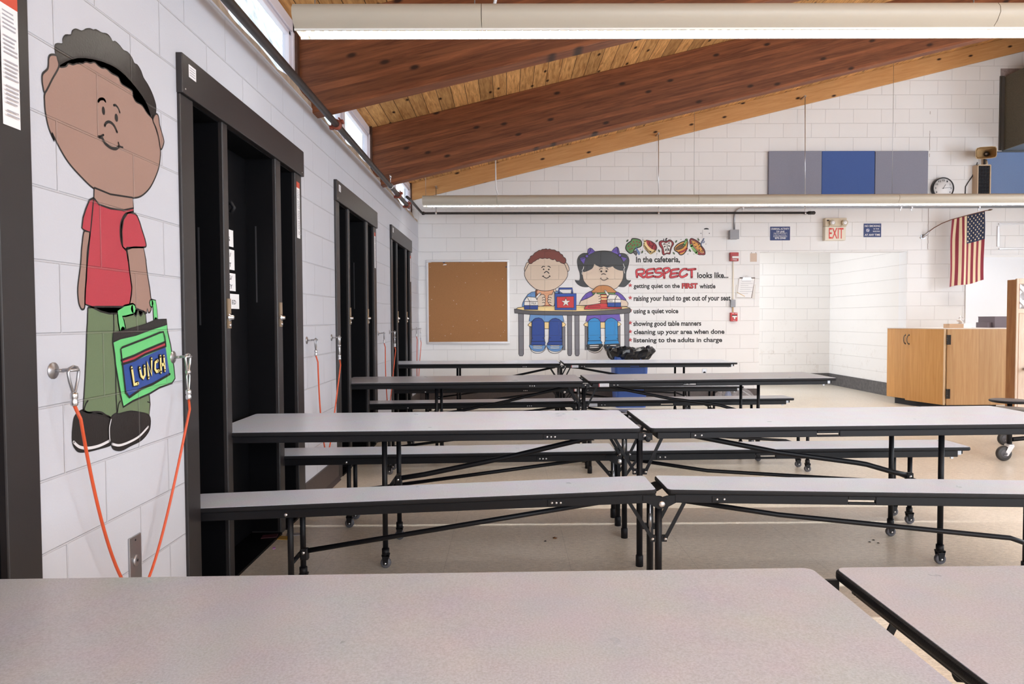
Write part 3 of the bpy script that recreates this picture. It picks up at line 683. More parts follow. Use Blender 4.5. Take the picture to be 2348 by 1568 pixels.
# ------------------------------------------------------------------ fold-down tables and benches
def rrect(x0, x1, y0, y1, r, n=5):
    out = []
    for cx, cy, a0 in ((x1-r, y1-r, 0), (x0+r, y1-r, pi/2), (x0+r, y0+r, pi), (x1-r, y0+r, 1.5*pi)):
        out += [(cx+r*cos(a0+pi/2*i/n), cy+r*sin(a0+pi/2*i/n)) for i in range(n+1)]
    return out
XH = .636
def folding(name, label, cat, group, y0, y1, zL, zH, zR, bench, sticker=False, scuff=False):
    yc = (y0+y1)/2
    t = thing(name, label, cat, (XH, yc, 0), group)
    TH = .022; AP = .036 if bench else .030
    xl, xr = (-.92, 2.335) if bench else (-.595, 2.10)
    halves = [(-1.40, .620, zL, zH), (.660, 2.66 if bench else 2.70, zH, zR)]
    legtop = {}
    for hi, (xa, xb, za, zb) in enumerate(halves):
        zf = lambda x, xa=xa, xb=xb, za=za, zb=zb: za+(zb-za)*(x-xa)/(xb-xa)
        legtop[hi] = zf
        o = rrect(xa, xb, y0, y1, .022)
        mb = MB().hexa([(x, y, zf(x)-TH) for x, y in o], [(x, y, zf(x)-.0008) for x, y in o])
        build('edge_band', mb, M_EDGE, t, bevel=.007, seg=3)
        o = rrect(xa+.005, xb-.005, y0+.005, y1-.005, .019)
        build('laminate_top', MB().hexa([(x, y, zf(x)-.004) for x, y in o], [(x, y, zf(x)) for x, y in o]), M_LAM, t)
        # steel rails under the top; the outer half has a slot through its rails
        mb = MB(); ra, rb = xa+(.035 if hi else .0), xb-(.075 if hi else .03)
        if hi == 0: ra, rb = xa+.02, xb-.004
        ins = .010; tk = .016
        s0, s1 = ((1.44, 1.545) if not bench else (1.42, 1.535)) if hi else (None, None)
        for yr in (y0+ins, y1-ins-tk):
            def seg(x0, x1, d0, d1):
                mb.hexa([(x0, yr, zf(x0)-TH-d1), (x1, yr, zf(x1)-TH-d1), (x1, yr+tk, zf(x1)-TH-d1), (x0, yr+tk, zf(x0)-TH-d1)],
                        [(x0, yr, zf(x0)-TH-d0), (x1, yr, zf(x1)-TH-d0), (x1, yr+tk, zf(x1)-TH-d0), (x0, yr+tk, zf(x0)-TH-d0)])
            if hi:
                seg(ra, s0, 0, AP); seg(s1, rb, 0, AP); seg(s0, s1, 0, AP*.42); seg(s0, s1, AP*.70, AP)
            else: seg(ra, rb, 0, AP)
        for xx in (ra, rb-tk):
            mb.hexa([(xx, y0+ins+tk, zf(xx)-TH-AP), (xx+tk, y0+ins+tk, zf(xx)-TH-AP), (xx+tk, y1-ins-tk, zf(xx)-TH-AP), (xx, y1-ins-tk, zf(xx)-TH-AP)],
                    [(xx, y0+ins+tk, zf(xx)-TH), (xx+tk, y0+ins+tk, zf(xx)-TH), (xx+tk, y1-ins-tk, zf(xx)-TH), (xx, y1-ins-tk, zf(xx)-TH)])
        build('apron', mb, M_BLACK, t, bevel=.003)
        # bolted plate on the front rail: three screws on the left half, two on the right
        xp = .20 if hi == 0 else .885; zp = zf(xp)-TH-AP*.5; yp = y0+ins; k = 3 if hi == 0 else 2
        pl = build('screw_plate', MB().box(xp-.036, xp+.036, yp-.003, yp, zp-.013, zp+.013), M_BLACK, t, bevel=.002)
        mb = MB()
        for i in range(k):
            mb.lathe([(.0052, 0), (.0048, .002), (.002, .003), (0, .003)], (xp+(i-(k-1)/2)*(.018 if k == 3 else .030), yp-.003, zp), (0, -1, 0), 10)
        build('screw', mb, M_CHROME, pl)
    z0f, z1f = legtop[0], legtop[1]
    if bench:
        build('bolt', MB().lathe([(.008, 0), (.0075, .003), (.003, .006), (0, .006)], (xl-.004, y0+.010, z0f(xl)-TH-.022), (0, -1, 0), 12), M_CHROME, t)
    # outer legs on casters
    ya, yb = (y0+.055, y1-.035) if bench else (y0+.135, y1-.085)
    r = .0125 if bench else .0130
    for hi, x in ((0, xl), (1, xr)):
        zt = (z0f if hi == 0 else z1f)(x)-TH-.004
        zc = .17 if bench else .36
        for y in (ya, yb):
            lg = build('leg', MB().cyl((x, y, .075), (x, y, zt), r, 14), M_BLACK, t)
            mb = MB().cyl((x, y, .062), (x, y, .095), r+.005, 12)
            for dy in (-.015, .015):
                mb.prism([(x-.017, y+dy-.0015, .066), (x-.008, y+dy-.0015, .018), (x+.010, y+dy-.0015, .018), (x+.019, y+dy-.0015, .066)], (0, .003, 0))
            mb.box(x-.017, x+.019, y-.0165, y+.0165, .060, .068)
            build('caster_fork', mb, M_BLACK, lg)
            build('wheel', MB().lathe([(.010, -.011), (.023, -.011), (.0255, -.007), (.0255, .007), (.023, .011), (.010, .011)], (x+.001, y, .0255), (0, 1, 0), 20), M_RUBBER, lg)
            build('axle', MB().lathe([(.006, 0), (.005, .002), (0, .003)], (x+.001, y-.0165, .0255), (0, -1, 0), 10), M_CHROME, lg)
        build('crossbar', MB().cyl((x, ya, zc), (x, yb, zc), .010, 10), M_BLACK, t)
        # long brace tube from the crossbar up to the middle
        sg = 1 if hi == 0 else -1
        xm, zm = (.53, .058) if bench else (.545, .060)
        ym = (ya+yb)/2; zH_ = z0f(xm)-TH-AP-.012
        xe = x+sg*.03
        if bench: P = [(xe, zc+.025), (xm-.03, zH_)] if hi == 0 else [(xe, zc+.025), (2.2, zc+.062), (1.18, zH_-.076), (.69, zH_)]
        else: P = [(xe, zc+.025), (-.43, .405), (.0, .492), (.52, zH_-.016), (.58, zH_-.004)] if hi == 0 else [(xe, zc+.024), (1.99, .402), (1.85, .443), (1.80, .452), (1.395, .508), (.867, zH_-.014), (.72, zH_)]
        mb = MB().tube([(p[0], ym, p[1]) for p in P], .0108 if bench else .0132, 12)
        build('brace_tube', mb, M_BLACK, t)
        pv = MB().box(xe-.016, xe+.020, ym-.014, ym+.014, zc-.012, zc+.040)
        bk = build('pivot_bracket', pv, M_BLACK, t, bevel=.006)
        build('bolt', MB().lathe([(.008, 0), (.0075, .003), (0, .0045)], (xe, ym-.014, zc+.022), (0, -1, 0), 12), M_CHROME, bk)
    # middle legs at the hinge, with rubber feet, folding links and hinge plates
    zu = zH-TH
    for y, yo in ((ya, -1), (yb, 1)):
        lg = build('center_leg', MB().cyl((XH, y, .0), (XH, y, zu-AP*.6), .0150, 16), M_BLACK, t)
        build('rubber_foot', MB().lathe([(.0185, 0), (.0185, .05), (.0155, .056)], (XH, y, 0), (0, 0, 1), 16), M_EDGE, lg)
        zb = .27 if bench else .462
        mb = MB().box(XH-.034, XH+.034, y-.008, y+.008, zb-.013, zb+.013)
        for sg, dx in ((-1, .135), (1, .115)):
            mb.bar((XH+sg*.026, y-.010, zb), (XH+sg*dx, y-.010, zu-AP*.8), .004, .015, (1, 0, 0))
        build('folding_link', mb, M_BLACK, t)
        mb = MB()
        for sg in (-1, 1): mb.lathe([(.0068, 0), (.006, .0025), (0, .004)], (XH+sg*.027, y-.0125, zb), (0, -1, 0), 10)
        build('bolt', mb, M_CHROME, t)
    build('spring_rod', MB().cyl((XH-.004, yb-.020, zu-AP-.02), (XH-.004, yb-.020, zu-AP-.20), .0045, 8).cyl((XH-.004, yb-.020, zu-AP-.10), (XH-.004, yb-.020, zu-AP-.16), .008, 10), M_STEEL, t)
    for yy, sg in ((y0+.006, -1), (y1-.010, 1)):
        mb = MB(); hb = MB()
        if bench:
            zc = zu-AP-.002
            hexp = [(XH-.075, zu-.004), (XH-.02, zu-.006), (XH+.028, zc+.016), (XH+.022, zc-.020), (XH-.012, zc-.022), (XH-.075, zc+.012)]
            mb.prism([(x, yy, z) for x, z in hexp], (0, .005, 0))
            mb.prism([(2*XH+.008-x, yy+.005, z) for x, z in hexp], (0, .005, 0))
            hb.lathe([(.0135, 0), (.013, .004), (.006, .006), (0, .006)], (XH+.003, yy if sg < 0 else yy+.010, zc-.002), (0, sg, 0), 14)
        else:
            zc = zu-AP*.75
            mb.box(XH-.03, XH+.035, yy, yy+.008, zc-.012, zu-.002).lathe([(.013, 0), (.013, .012), (.008, .014)], (XH+.012, yy, zc-.006), (0, -1, 0), 14)
            hb.lathe([(.0075, 0), (.007, .004), (0, .005)], (XH-.002, yy-.002, zc+.008), (0, -1, 0), 12)
        hp = build('hinge_plate', mb, M_BLACK, t); build('hinge_bolt', hb, M_CHROME, hp)
    # latch tabs under the free end
    zz = z1f(2.62)-TH
    xe = halves[1][1]
    build('latch_tab', MB().box(xe-.055, xe-.015, yc-.02, yc+.02, zz-.010, zz).box(xe-.06, xe-.035, y0+.03, y0+.05, zz-.022, zz), [M_BLACK], t)
    build('clip', MB().box(xe-.075, xe-.055, y0+.012, y0+.03, zz-.024, zz).box(xe-.115, xe-.10, y0+.012, y0+.02, zz-AP-.010, zz-AP), plain('pale_clip', (.62, .66, .72), .4), t)
    if sticker:
        xs = .80; zs = z1f(xs)-TH-AP*.5
        pa = Paint(face_y(y0+.010), (0, -1, 0), .0003, .0008)
        pa.fill([(xs-.055, zs-.014), (xs+.030, zs-.014), (xs+.030, zs+.014), (xs-.055, zs+.014)], M_PAPER)
        pa.fill([(xs-.055, zs-.014), (xs-.047, zs-.014), (xs-.047, zs+.014), (xs-.055, zs+.014)], M_RED)
        for i in range(11):
            for j in range(3):
                q = xs-.042+.0062*i; pa.fill([(q, zs-.010+.0075*j), (q+.0045, zs-.010+.0075*j), (q+.0045, zs-.006+.0075*j), (q, zs-.006+.0075*j)], M_GREYINK)
        pa.done('label_sticker', t, 'white printed label on the rail')
    if scuff:
        pa = Paint(face_y(y0+.001), (0, -1, 0), .0003, .0004); zs = z0f(-.37)-.012; ran = random.Random(3)
        pa.fill([(-.44, zs), (-.40, zs+.003), (-.36, zs+.002), (-.31, zs+.005), (-.33, zs-.001), (-.37, zs-.003), (-.40, zs-.001)], plain('chipped_edge', (.45, .42, .40), .8))
        pa.done('chipped_patch', t, 'pale chipped patch on the edge')
    return t
TBL = 'gray folding cafeteria tables'; BEN = 'gray folding cafeteria benches'
def T(k, lab, zl, zh, zr, **kw): return folding('folding_table', lab, 'table', TBL, 3.19+PITCHY*(k-1), 3.845+PITCHY*(k-1), zl, zh, zr, False, **kw)
def B(k, front, lab, zl, zh, zr, **kw):
    a, b = ((2.85, 3.115) if front else (3.93, 4.187)); d = PITCHY*(k-1)
    return folding('folding_bench', lab, 'bench', BEN, a+d, b+d, zl, zh, zr, True, **kw)
T(0, 'gray laminate folding table nearest the camera, filling the bottom of the photo', .678, .692, .70)
B(1, True, 'gray folding bench just beyond the nearest table, its middle raised', .420, .491, .452)
T(1, 'gray laminate folding table rising from the largest wall pocket, second from the camera', .683, .693, .705)
B(1, False, 'gray folding bench just behind the second table from the camera', .427, .446, .456)
B(2, True, 'gray folding bench mostly hidden behind the second table from the camera', .425, .442, .450)
T(2, 'gray laminate folding table with a chipped front edge, third from the camera', .684, .694, .708, sticker=True, scuff=True)
B(2, False, 'gray folding bench with a white rail label behind the third table from the camera', .426, .442, .458, sticker=True)
B(3, True, 'gray folding bench half hidden below the third table, in front of the farthest table', .430, .442, .436, sticker=True)
T(3, 'gray laminate folding table farthest from the camera, before the corkboard', .681, .682, .681, sticker=True)
B(3, False, 'gray folding bench nearest the back wall, hidden behind the other benches', .428, .440, .436)

# ------------------------------------------------------------------ litter on the floor
def flat(name, lab, cat, px, mat, h=.002, group=None, z=0.0):
    pts = [onz(x, y, z) for x, y in px]
    return solo(name, MB().prism([(p.x, p.y, z) for p in pts], (0, 0, h)), mat, lab, cat, group)
flat('snack_packet', 'dark packet with a white edge lying in the largest pocket', 'packet', [(598, 1235), (634, 1232), (638, 1225), (603, 1228)], plain('dark_packet', '43222a', .35), .004, z=.013)
o = flat('snack_packet', 'flat yellow packet on the floor at the foot of the largest pocket', 'packet', [(626, 1236), (660, 1238), (660, 1230), (638, 1229)], plain('yellow_packet', 'b08a3a', .4), .003)
flat('snack_packet', 'gray packet with a black end on the floor beside the yellow packet', 'packet', [(655, 1230), (690, 1227), (692, 1222), (658, 1223)], plain('grey_packet', '8f8a90', .4), .003)
flat('paper_scrap', 'tiny purple scrap of paper on the floor by the largest pocket', 'scrap', [(625, 1259), (632, 1258), (631, 1254), (625, 1255)], plain('purple_scrap', 'c08ad0', .7), .002)
def crumb(px, py, r, lab, col):
    p = onz(px, py, 0); mb = MB(); rr = random.Random(int(px))
    mb.lathe([(r*.7, 0), (r, r*.25), (r*.6, r*.5), (0, r*.6)], p, (0, 0, 1), 7)
    for v in mb.v: v.x += rr.uniform(-r, r)*.4; v.y += rr.uniform(-r, r)*.4
    solo('food_crumb', mb, plain('crumb_'+col, col, .9), lab, 'crumb', 'crumbs on the floor')
crumb(1272, 1234, .012, 'brown crumb on the floor left of the bench middle legs', '7a5230')
crumb(1250, 1241, .007, 'small dark crumb beside the brown crumb on the floor', '2c2422')
for i, (a, b, lab) in enumerate([(1994, 1243, 'leftmost dark crumb of the scatter under the near bench, at right'), (2003, 1238, 'topmost dark crumb of the scatter under the near bench, at right'), (2014, 1245, 'rightmost dark crumb of the scatter under the near bench, at right')]):
    crumb(a, b, .006, lab, '2c2422')

# ================================================================== painted boy on the left wall
def pw(side, name, col, rough=.5):
    return block_mat('paint_%s_%s' % (side, name), side, col, rough, .06)
class Mural:
    """draws in the frame of one close view (ox, oy, s), laid on the wall plane it is painted on"""
    def __init__(m, side, dark):
        m.side = side; m.dark = dark; m.p = None
    def begin(m):
        m.p = Paint(wall_l, (1, 0, 0), .0003, .0006) if m.side == 'L' else Paint(wall_b, (0, -1, 0), .0004, .0008)
        return m
    def uv(m, fr, pts):
        ox, oy, s = fr; out = []
        for x, y in pts:
            q = onx(ox+x/s, oy+y/s, XL) if m.side == 'L' else ony(ox+x/s, oy+y/s, YB)
            out.append((q.y, q.z) if m.side == 'L' else (q.x, q.z))
        return out
    def join(m, *segs):
        o = []
        for fr, pts in segs: o += m.uv(fr, pts)
        return o
    def shape(m, uv, mat, line=.006, soft=True, sub=4):
        if soft: uv = smooth_pts(uv, True, sub)
        m.p.fill(uv, mat)
        if line: m.p.stroke(uv+[uv[0]], line, m.dark, round_=False)
    def line(m, uv, w, mat=None, soft=True):
        m.p.stroke(smooth_pts(uv, False, 5) if soft else uv, w, mat or m.dark)
    def end(m, name, parent, label=None): return m.p.done(name, parent, label)
C1, C2, C3, C4 = (80, 50, 5.228), (80, 300, 5.228), (150, 580, 5.6), (150, 820, 6.533)
L_DARK = pw('L', 'black', '1c1818'); L_SKIN = pw('L', 'brown_skin', '9d7f74'); L_HAIR = pw('L', 'hair', '1f1a19', .35); L_RED = pw('L', 'red', 'b03a48')
L_OLIVE = pw('L', 'olive', '66785a'); L_GREEN = pw('L', 'green', '68c97c'); L_BLUE = pw('L', 'blue', '2c4a94'); L_YEL = pw('L', 'pale_yellow', 'ecdc92'); L_WHT = pw('L', 'white', 'dcdce0')
t = thing('painted_boy', 'painted boy in red shirt carrying a green lunch box, on the left wall', 'wall mural', (XL, 2.3, 1.4))
D = Mural('L', L_DARK)
D.begin()
D.shape(D.join((C3, [(285, 700), (278, 900), (270, 1020), (262, 1300), (252, 1500)]), (C4, [(290, 300), (272, 600), (258, 800), (420, 840), (600, 880), (672, 900), (765, 850), (900, 850), (1100, 850), (1250, 880), (1266, 700), (1250, 520)]), (C3, [(1040, 1100), (1036, 900), (1025, 760), (850, 690), (600, 690), (400, 690)])), L_OLIVE, .006, soft=False)
D.line(D.join((C3, [(615, 790), (618, 980), (605, 1150), (635, 1400)]), (C4, [(748, 200), (750, 400), (755, 600), (768, 820)])), .006)
D.line(D.uv(C4, [(330, 645), (300, 690), (270, 780)]), .006); D.line(D.uv(C4, [(815, 650), (790, 700), (775, 810)]), .005); D.line(D.uv(C4, [(1225, 660), (1262, 675)]), .004)
D.end('trousers', t)
D.begin()
D.shape(D.join((C2, [(590, 1195), (560, 1380), (548, 1560)]), (C3, [(185, 200), (155, 450), (165, 620), (190, 700), (215, 725), (245, 690), (250, 500), (268, 300), (277, 0)]), (C2, [(655, 1220)])), L_SKIN)
D.shape(D.uv(C2, [(706, 680), (702, 800), (760, 880), (900, 930), (1060, 950), (1178, 925), (1165, 800), (900, 760)]), L_SKIN, soft=False)
D.end('neck_and_arm', t)
D.begin()
D.shape(D.join((C2, [(712, 815), (690, 835), (680, 1000), (665, 1180), (650, 1320), (628, 1560)]), (C3, [(270, 200), (255, 450), (246, 655), (330, 690), (450, 750), (560, 778), (665, 778), (740, 730), (815, 690), (846, 530), (850, 430), (820, 230), (795, 20)]), (C2, [(1115, 1560), (1095, 1440), (1050, 1390), (1040, 1200), (1060, 1060), (1110, 985), (1180, 965), (1176, 918), (1060, 935), (900, 905), (760, 862)])), L_RED, .006, soft=False)
D.shape(D.uv(C2, [(700, 802), (648, 830), (604, 940), (572, 1040), (558, 1165), (590, 1195), (660, 1215), (680, 1020), (694, 860)]), L_RED, soft=False)
D.end('shirt', t)
D.begin()
D.shape(D.join((C2, [(1095, 1400), (1105, 1440), (1120, 1560)]), (C3, [(820, 230), (850, 450), (835, 590), (815, 690), (862, 690), (875, 780), (898, 812), (915, 790), (928, 725), (942, 785), (965, 808), (985, 780), (998, 740), (1012, 780), (1040, 770), (1048, 715), (1062, 765), (1080, 765), (1097, 730), (1100, 620), (1080, 450), (1050, 270), (1030, 100)]), (C2, [(1330, 1560), (1300, 1395)])), L_SKIN, soft=False)
D.end('arm_and_hand', t)
D.begin()
D.shape(D.uv(C2, [(1100, 985), (1200, 995), (1245, 1070), (1280, 1180), (1325, 1330), (1318, 1393), (1180, 1395), (1100, 1418), (1050, 1388), (1025, 1300), (1020, 1150), (1045, 1050)]), L_RED)
D.end('sleeve', t)
D.begin()
D.shape(D.uv(C4, [(260, 785), (180, 830), (130, 900), (110, 1020), (100, 1150), (105, 1270), (140, 1350), (200, 1405), (330, 1400), (500, 1360), (680, 1300), (655, 1220), (645, 1100), (672, 910), (600, 860), (530, 818), (420, 812), (330, 822)]), L_HAIR)
D.shape(D.uv(C4, [(680, 895), (760, 832), (800, 842), (960, 805), (1100, 820), (1250, 870), (1262, 1040), (1210, 1150), (1120, 1240), (980, 1310), (830, 1385), (720, 1368), (680, 1300), (655, 1200), (655, 1050)]), L_HAIR)
D.line(D.uv(C4, [(115, 1262), (200, 1335), (330, 1355), (500, 1318), (652, 1245)]), .009, L_WHT); D.line(D.uv(C4, [(692, 1292), (800, 1312), (950, 1262), (1100, 1175), (1232, 1035)]), .008, L_WHT)
D.line(D.uv(C4, [(676, 925), (650, 1050), (652, 1190), (660, 1240)]), .0045, L_WHT)
D.end('shoes', t)
D.begin()
D.shape(D.join((C1, [(118, 850), (112, 960), (125, 1100), (165, 1280), (230, 1430)]), (C2, [(200, 20), (290, 200), (400, 380), (550, 550), (700, 690), (850, 765), (1000, 797), (1160, 806), (1270, 782), (1370, 690), (1440, 560), (1485, 430), (1502, 300), (1502, 220)]), (C1, [(1490, 1420), (1440, 1260), (1400, 1150), (1300, 900), (1000, 560), (600, 420), (300, 500), (200, 690)])), L_SKIN)
D.shape(D.uv(C1, [(250, 402), (192, 394), (160, 430), (150, 555), (90, 620), (80, 690), (93, 790), (118, 845), (200, 690), (280, 540), (264, 440)]), L_SKIN)
D.shape(D.uv(C1, [(1440, 1105), (1475, 1130), (1490, 1240), (1530, 1380), (1540, 1450), (1505, 1530), (1480, 1400), (1450, 1280), (1410, 1180)]), L_SKIN)
D.end('head', t)
D.begin()
D.shape(D.uv(C1, [(235, 290), (268, 262), (330, 264), (330, 212), (362, 160), (430, 158), (446, 110), (490, 88), (560, 112), (610, 88), (660, 84), (700, 100), (732, 96), (800, 134), (860, 146), (900, 185), (930, 238), (960, 236), (1010, 280), (1060, 342), (1110, 366), (1160, 430), (1190, 498), (1228, 520), (1270, 590), (1300, 672), (1350, 750), (1400, 850), (1432, 940), (1450, 1020), (1440, 1130), (1405, 1155), (1340, 1090), (1280, 1000), (1210, 960), (1172, 890), (1160, 825), (1040, 748), (1012, 692), (988, 655), (910, 615), (850, 560), (800, 555), (750, 520), (710, 485), (660, 495), (610, 480), (560, 500), (500, 500), (450, 515), (400, 500), (370, 535), (290, 540), (270, 460), (245, 390)]), L_HAIR, .004, sub=3)
D.end('hair', t)
D.begin()
D.line(D.uv(C1, [(757, 955), (780, 928), (820, 926), (842, 952)]), .009); D.line(D.uv(C1, [(942, 1000), (968, 1002), (998, 1040), (1014, 1085)]), .008)
for c in ((818, 1066, 18, 52), (972, 1150, 19, 50)): D.p.fill(D.uv(C1, [(c[0]+c[2]*cos(a)+.1*c[3]*sin(a), c[1]+c[3]*sin(a)) for a in [2*pi*i/16 for i in range(16)]]), L_DARK)
D.line(D.uv(C1, [(832, 1245), (850, 1210), (890, 1200), (940, 1238), (980, 1320)]), .009)
D.line(D.uv(C2, [(760, 72), (800, 85), (830, 142), (900, 200), (960, 214), (1000, 190)]), .010); D.line(D.uv(C2, [(775, 70), (815, 48)]), .007); D.line(D.uv(C2, [(992, 140), (1010, 185), (1045, 197)]), .006)
D.end('face_lines', t)
D.begin()
for w, mt in ((.042, L_DARK), (.030, L_GREEN)):
    D.line(D.uv(C3, [(735, 1000), (712, 880), (695, 775), (760, 745), (866, 718)]), w, mt, soft=False); D.line(D.uv(C3, [(1103, 645), (1137, 640), (1148, 740), (1156, 865)]), w*.8, mt, soft=False)
D.shape(D.join((C3, [(600, 1140), (700, 1095), (900, 1050), (1100, 975), (1298, 912), (1305, 1010), (1345, 1180), (1380, 1420)]), (C4, [(1620, 150), (1635, 310), (1590, 380), (1400, 450), (1250, 540), (1000, 650), (860, 738), (820, 560), (780, 330), (742, 100)]), (C3, [(625, 1300)])), L_GREEN, .007, soft=False)
D.shape(D.uv(C3, [(605, 1030), (720, 1000), (1000, 920), (1160, 855), (1290, 850), (1298, 912), (1100, 975), (900, 1045), (700, 1095), (595, 1140)]), L_HAIR, .004, soft=False)
D.p.fill(D.join((C3, [(720, 1440), (870, 1390), (1275, 1210), (1310, 1440)]), (C4, [(1550, 240), (1300, 390), (1130, 460), (940, 592), (885, 520), (840, 120)])), L_BLUE)
D.p.fill(D.uv(C3, [(710, 1380), (870, 1320), (1010, 1260), (1270, 1148), (1275, 1188), (1010, 1290), (870, 1370), (715, 1420)]), L_RED)
D.line(D.uv(C3, [(705, 1378), (870, 1318), (1010, 1250), (1270, 1142)]), .008, soft=False); D.line(D.uv(C3, [(715, 1428), (870, 1380), (1010, 1300), (1278, 1196)]), .008, soft=False)
D.line(D.join((C4, [(885, 518), (940, 592), (1130, 460), (1300, 390), (1550, 245)])), .009, soft=False)
D.line(D.join((C4, [(885, 518), (840, 120)]), (C3, [(716, 1420), (695, 1235), (715, 1212), (1000, 1102), (1200, 1020), (1245, 1012), (1262, 1080), (1275, 1180)])), .007, soft=False)
for w, mt in ((.019, L_DARK), (.0115, L_YEL)):
    for ps in ([(965, 155), (985, 280), (1002, 402), (1060, 385)], [(1085, 160), (1108, 275), (1138, 305), (1162, 255), (1155, 130)], [(1218, 300), (1196, 70), (1262, 258), (1262, 20)], [(1352, 45), (1315, 75), (1312, 170), (1335, 208), (1368, 195)], [(1392, -20), (1403, 215)], [(1443, -20), (1460, 190)], [(1400, 112), (1452, 92)]):
        D.line(D.uv(C4, ps), w, mt, soft=False)
D.end('lunch_box', t)

# ================================================================== painted diners and lettering on the back wall
K1, K2, K3, K4, KF = (1170, 560, 11.2), (1310, 555, 11.2), (1170, 690, 11.2), (1310, 690, 11.2), (1425, 535, 11.18)
PXF = (0, 0, 1)
b = lambda n, c, r=.5: pw('B', n, c, r)
B_DARK = b('black', '1e1a1a'); B_SKIN = b('skin', 'dcc9b6'); B_AUB = b('auburn', '7a3f36'); B_HAIR = b('hair', '1b1819', .35); B_LBLUE = b('light_blue', '6a96cc'); B_NAVY = b('navy', '27448f'); B_SKY = b('sky_blue', '2f88c8')
B_PUR = b('purple', '6a56b0'); B_RED = b('red', 'c83c40'); B_CRUST = b('crust', '7c4a34'); B_BREAD = b('bread', 'e0a580'); B_WHT = b('white', 'eeeae6'); B_YEL = b('yellow', 'eed398'); B_GRY = b('grey', '5c5a5e'); B_GRYL = b('grey_leg', '77767e')
B_BUN = b('bun', 'bd814f'); B_MEAT = b('meat', 'a8503a'); B_GRN = b('leaf_green', '7fae6a'); B_BLUE = b('blue', '2f4fa6'); B_OR = b('orange', 'e0a050'); B_DRED = b('dark_red', 'a02f38'); B_TREE = b('tree_green', '5d8a52')
t = thing('painted_diners', 'painted boy and girl eating at a table, on the back wall', 'wall mural', (.9, YB, 1.2))
D = Mural('B', B_DARK); LN = .0075
def quad(x0, y0, x1, y1): return [(x0, y0), (x1, y0), (x1, y1), (x0, y1)]
D.begin()                                                     # stools and table legs
for fr, q in ((K3, quad(498, 660, 555, 1150)), (K3, quad(1335, 660, 1405, 1262)), (K4, quad(352, 650, 415, 1258)), (K4, quad(1195, 640, 1252, 1250))): D.shape(D.uv(fr, q), B_GRYL, LN, soft=False)
D.shape(D.uv(K3, [(450, 620), (500, 560), (560, 540), (1330, 540), (1390, 562), (1425, 605), (1390, 655), (1330, 670), (985, 712), (880, 712), (550, 662), (485, 650)]), B_YEL, LN, soft=False)
D.shape(D.uv(K4, [(315, 610), (360, 562), (420, 545), (1190, 540), (1240, 556), (1280, 600), (1230, 645), (1180, 652), (860, 700), (750, 700), (420, 662), (350, 645)]), B_YEL, LN, soft=False)
D.end('stools', t)
D.begin()                                                     # the boy's lower half
D.shape(D.uv(K3, [(515, 320), (480, 515), (560, 537), (870, 572), (1000, 562), (1330, 540), (1382, 530), (1335, 320)]), B_LBLUE, LN, soft=False)
D.shape(D.uv(K3, quad(870, 568, 995, 640)), B_NAVY, LN, soft=False)
for dx in (0, 443):
    P_ = lambda pts: [(x+dx, y) for x, y in pts]
    D.shape(D.uv(K3, P_([(512, 1130), (520, 1225), (550, 1285), (620, 1330), (700, 1342), (800, 1325), (870, 1275), (892, 1230), (880, 1130)])), B_WHT, LN)
    D.shape(D.uv(K3, P_([(515, 1120), (522, 1215), (590, 1275), (700, 1300), (820, 1285), (878, 1225), (880, 1120)])), B_LBLUE, LN*.7)
    for yy in (1150, 1203): D.line(D.uv(K3, P_([(592, yy), (700, yy+4), (812, yy)])), .016); D.line(D.uv(K3, P_([(592, yy), (700, yy+4), (812, yy)])), .010, B_WHT)
D.shape(D.uv(K3, [(555, 530), (600, 478), (650, 445), (730, 430), (810, 458), (875, 540), (880, 900), (872, 950), (885, 1030), (900, 1065), (893, 1130), (535, 1130), (540, 1040), (555, 960), (550, 900)]), B_NAVY, LN, soft=False)
D.shape(D.uv(K3, [(998, 570), (1010, 510), (1080, 458), (1160, 440), (1250, 470), (1325, 530), (1332, 950), (1338, 1040), (1330, 1130), (960, 1130), (945, 1100), (985, 1040), (995, 900)]), B_NAVY, LN, soft=False)
for q in ([(545, 1038), (885, 1030)], [(985, 1038), (1335, 1035)], [(550, 960), (580, 955)], [(830, 945), (870, 960)], [(1000, 945), (1040, 942)], [(1290, 965), (1325, 960)]): D.line(D.uv(K3, q), LN)
D.end('boy_legs', t)
D.begin()                                                     # the girl's lower half
D.shape(D.uv(K4, [(412, 320), (368, 528), (440, 532), (740, 552), (870, 548), (1190, 522), (1265, 515), (1235, 320)]), B_PUR, LN, soft=False)
D.shape(D.uv(K4, quad(742, 550, 868, 625)), B_SKY, LN, soft=False)
for dx in (0, 445):
    P_ = lambda pts: [(x+dx, y) for x, y in pts]
    D.shape(D.uv(K4, P_([(415, 1130), (420, 1220), (460, 1285), (560, 1325), (640, 1328), (730, 1290), (795, 1220), (785, 1150)])), B_WHT, LN)
    D.shape(D.uv(K4, P_([(412, 1115), (420, 1205), (470, 1265), (580, 1295), (690, 1275), (770, 1190), (788, 1105)])), B_HAIR, LN*.6)
    for yy in (1142, 1192): D.line(D.uv(K4, P_([(478, yy+6), (590, yy), (700, yy-2)])), .011, B_WHT)
D.shape(D.uv(K4, [(430, 520), (500, 458), (600, 430), (690, 460), (745, 530), (755, 1018), (790, 1065), (780, 1102), (420, 1120), (412, 1055), (430, 1020)]), B_SKY, LN, soft=False)
D.shape(D.uv(K4, [(866, 520), (930, 458), (1030, 430), (1120, 465), (1185, 522), (1200, 1002), (1225, 1095), (855, 1115), (848, 1068), (870, 1020)]), B_SKY, LN, soft=False)
for q in ([(430, 1022), (755, 1018)], [(870, 1025), (1205, 1005)], [(430, 965), (455, 960)], [(720, 930), (745, 945)], [(880, 940), (905, 935)], [(1165, 960), (1195, 965)]): D.line(D.uv(K4, q), LN)
D.end('girl_legs', t)
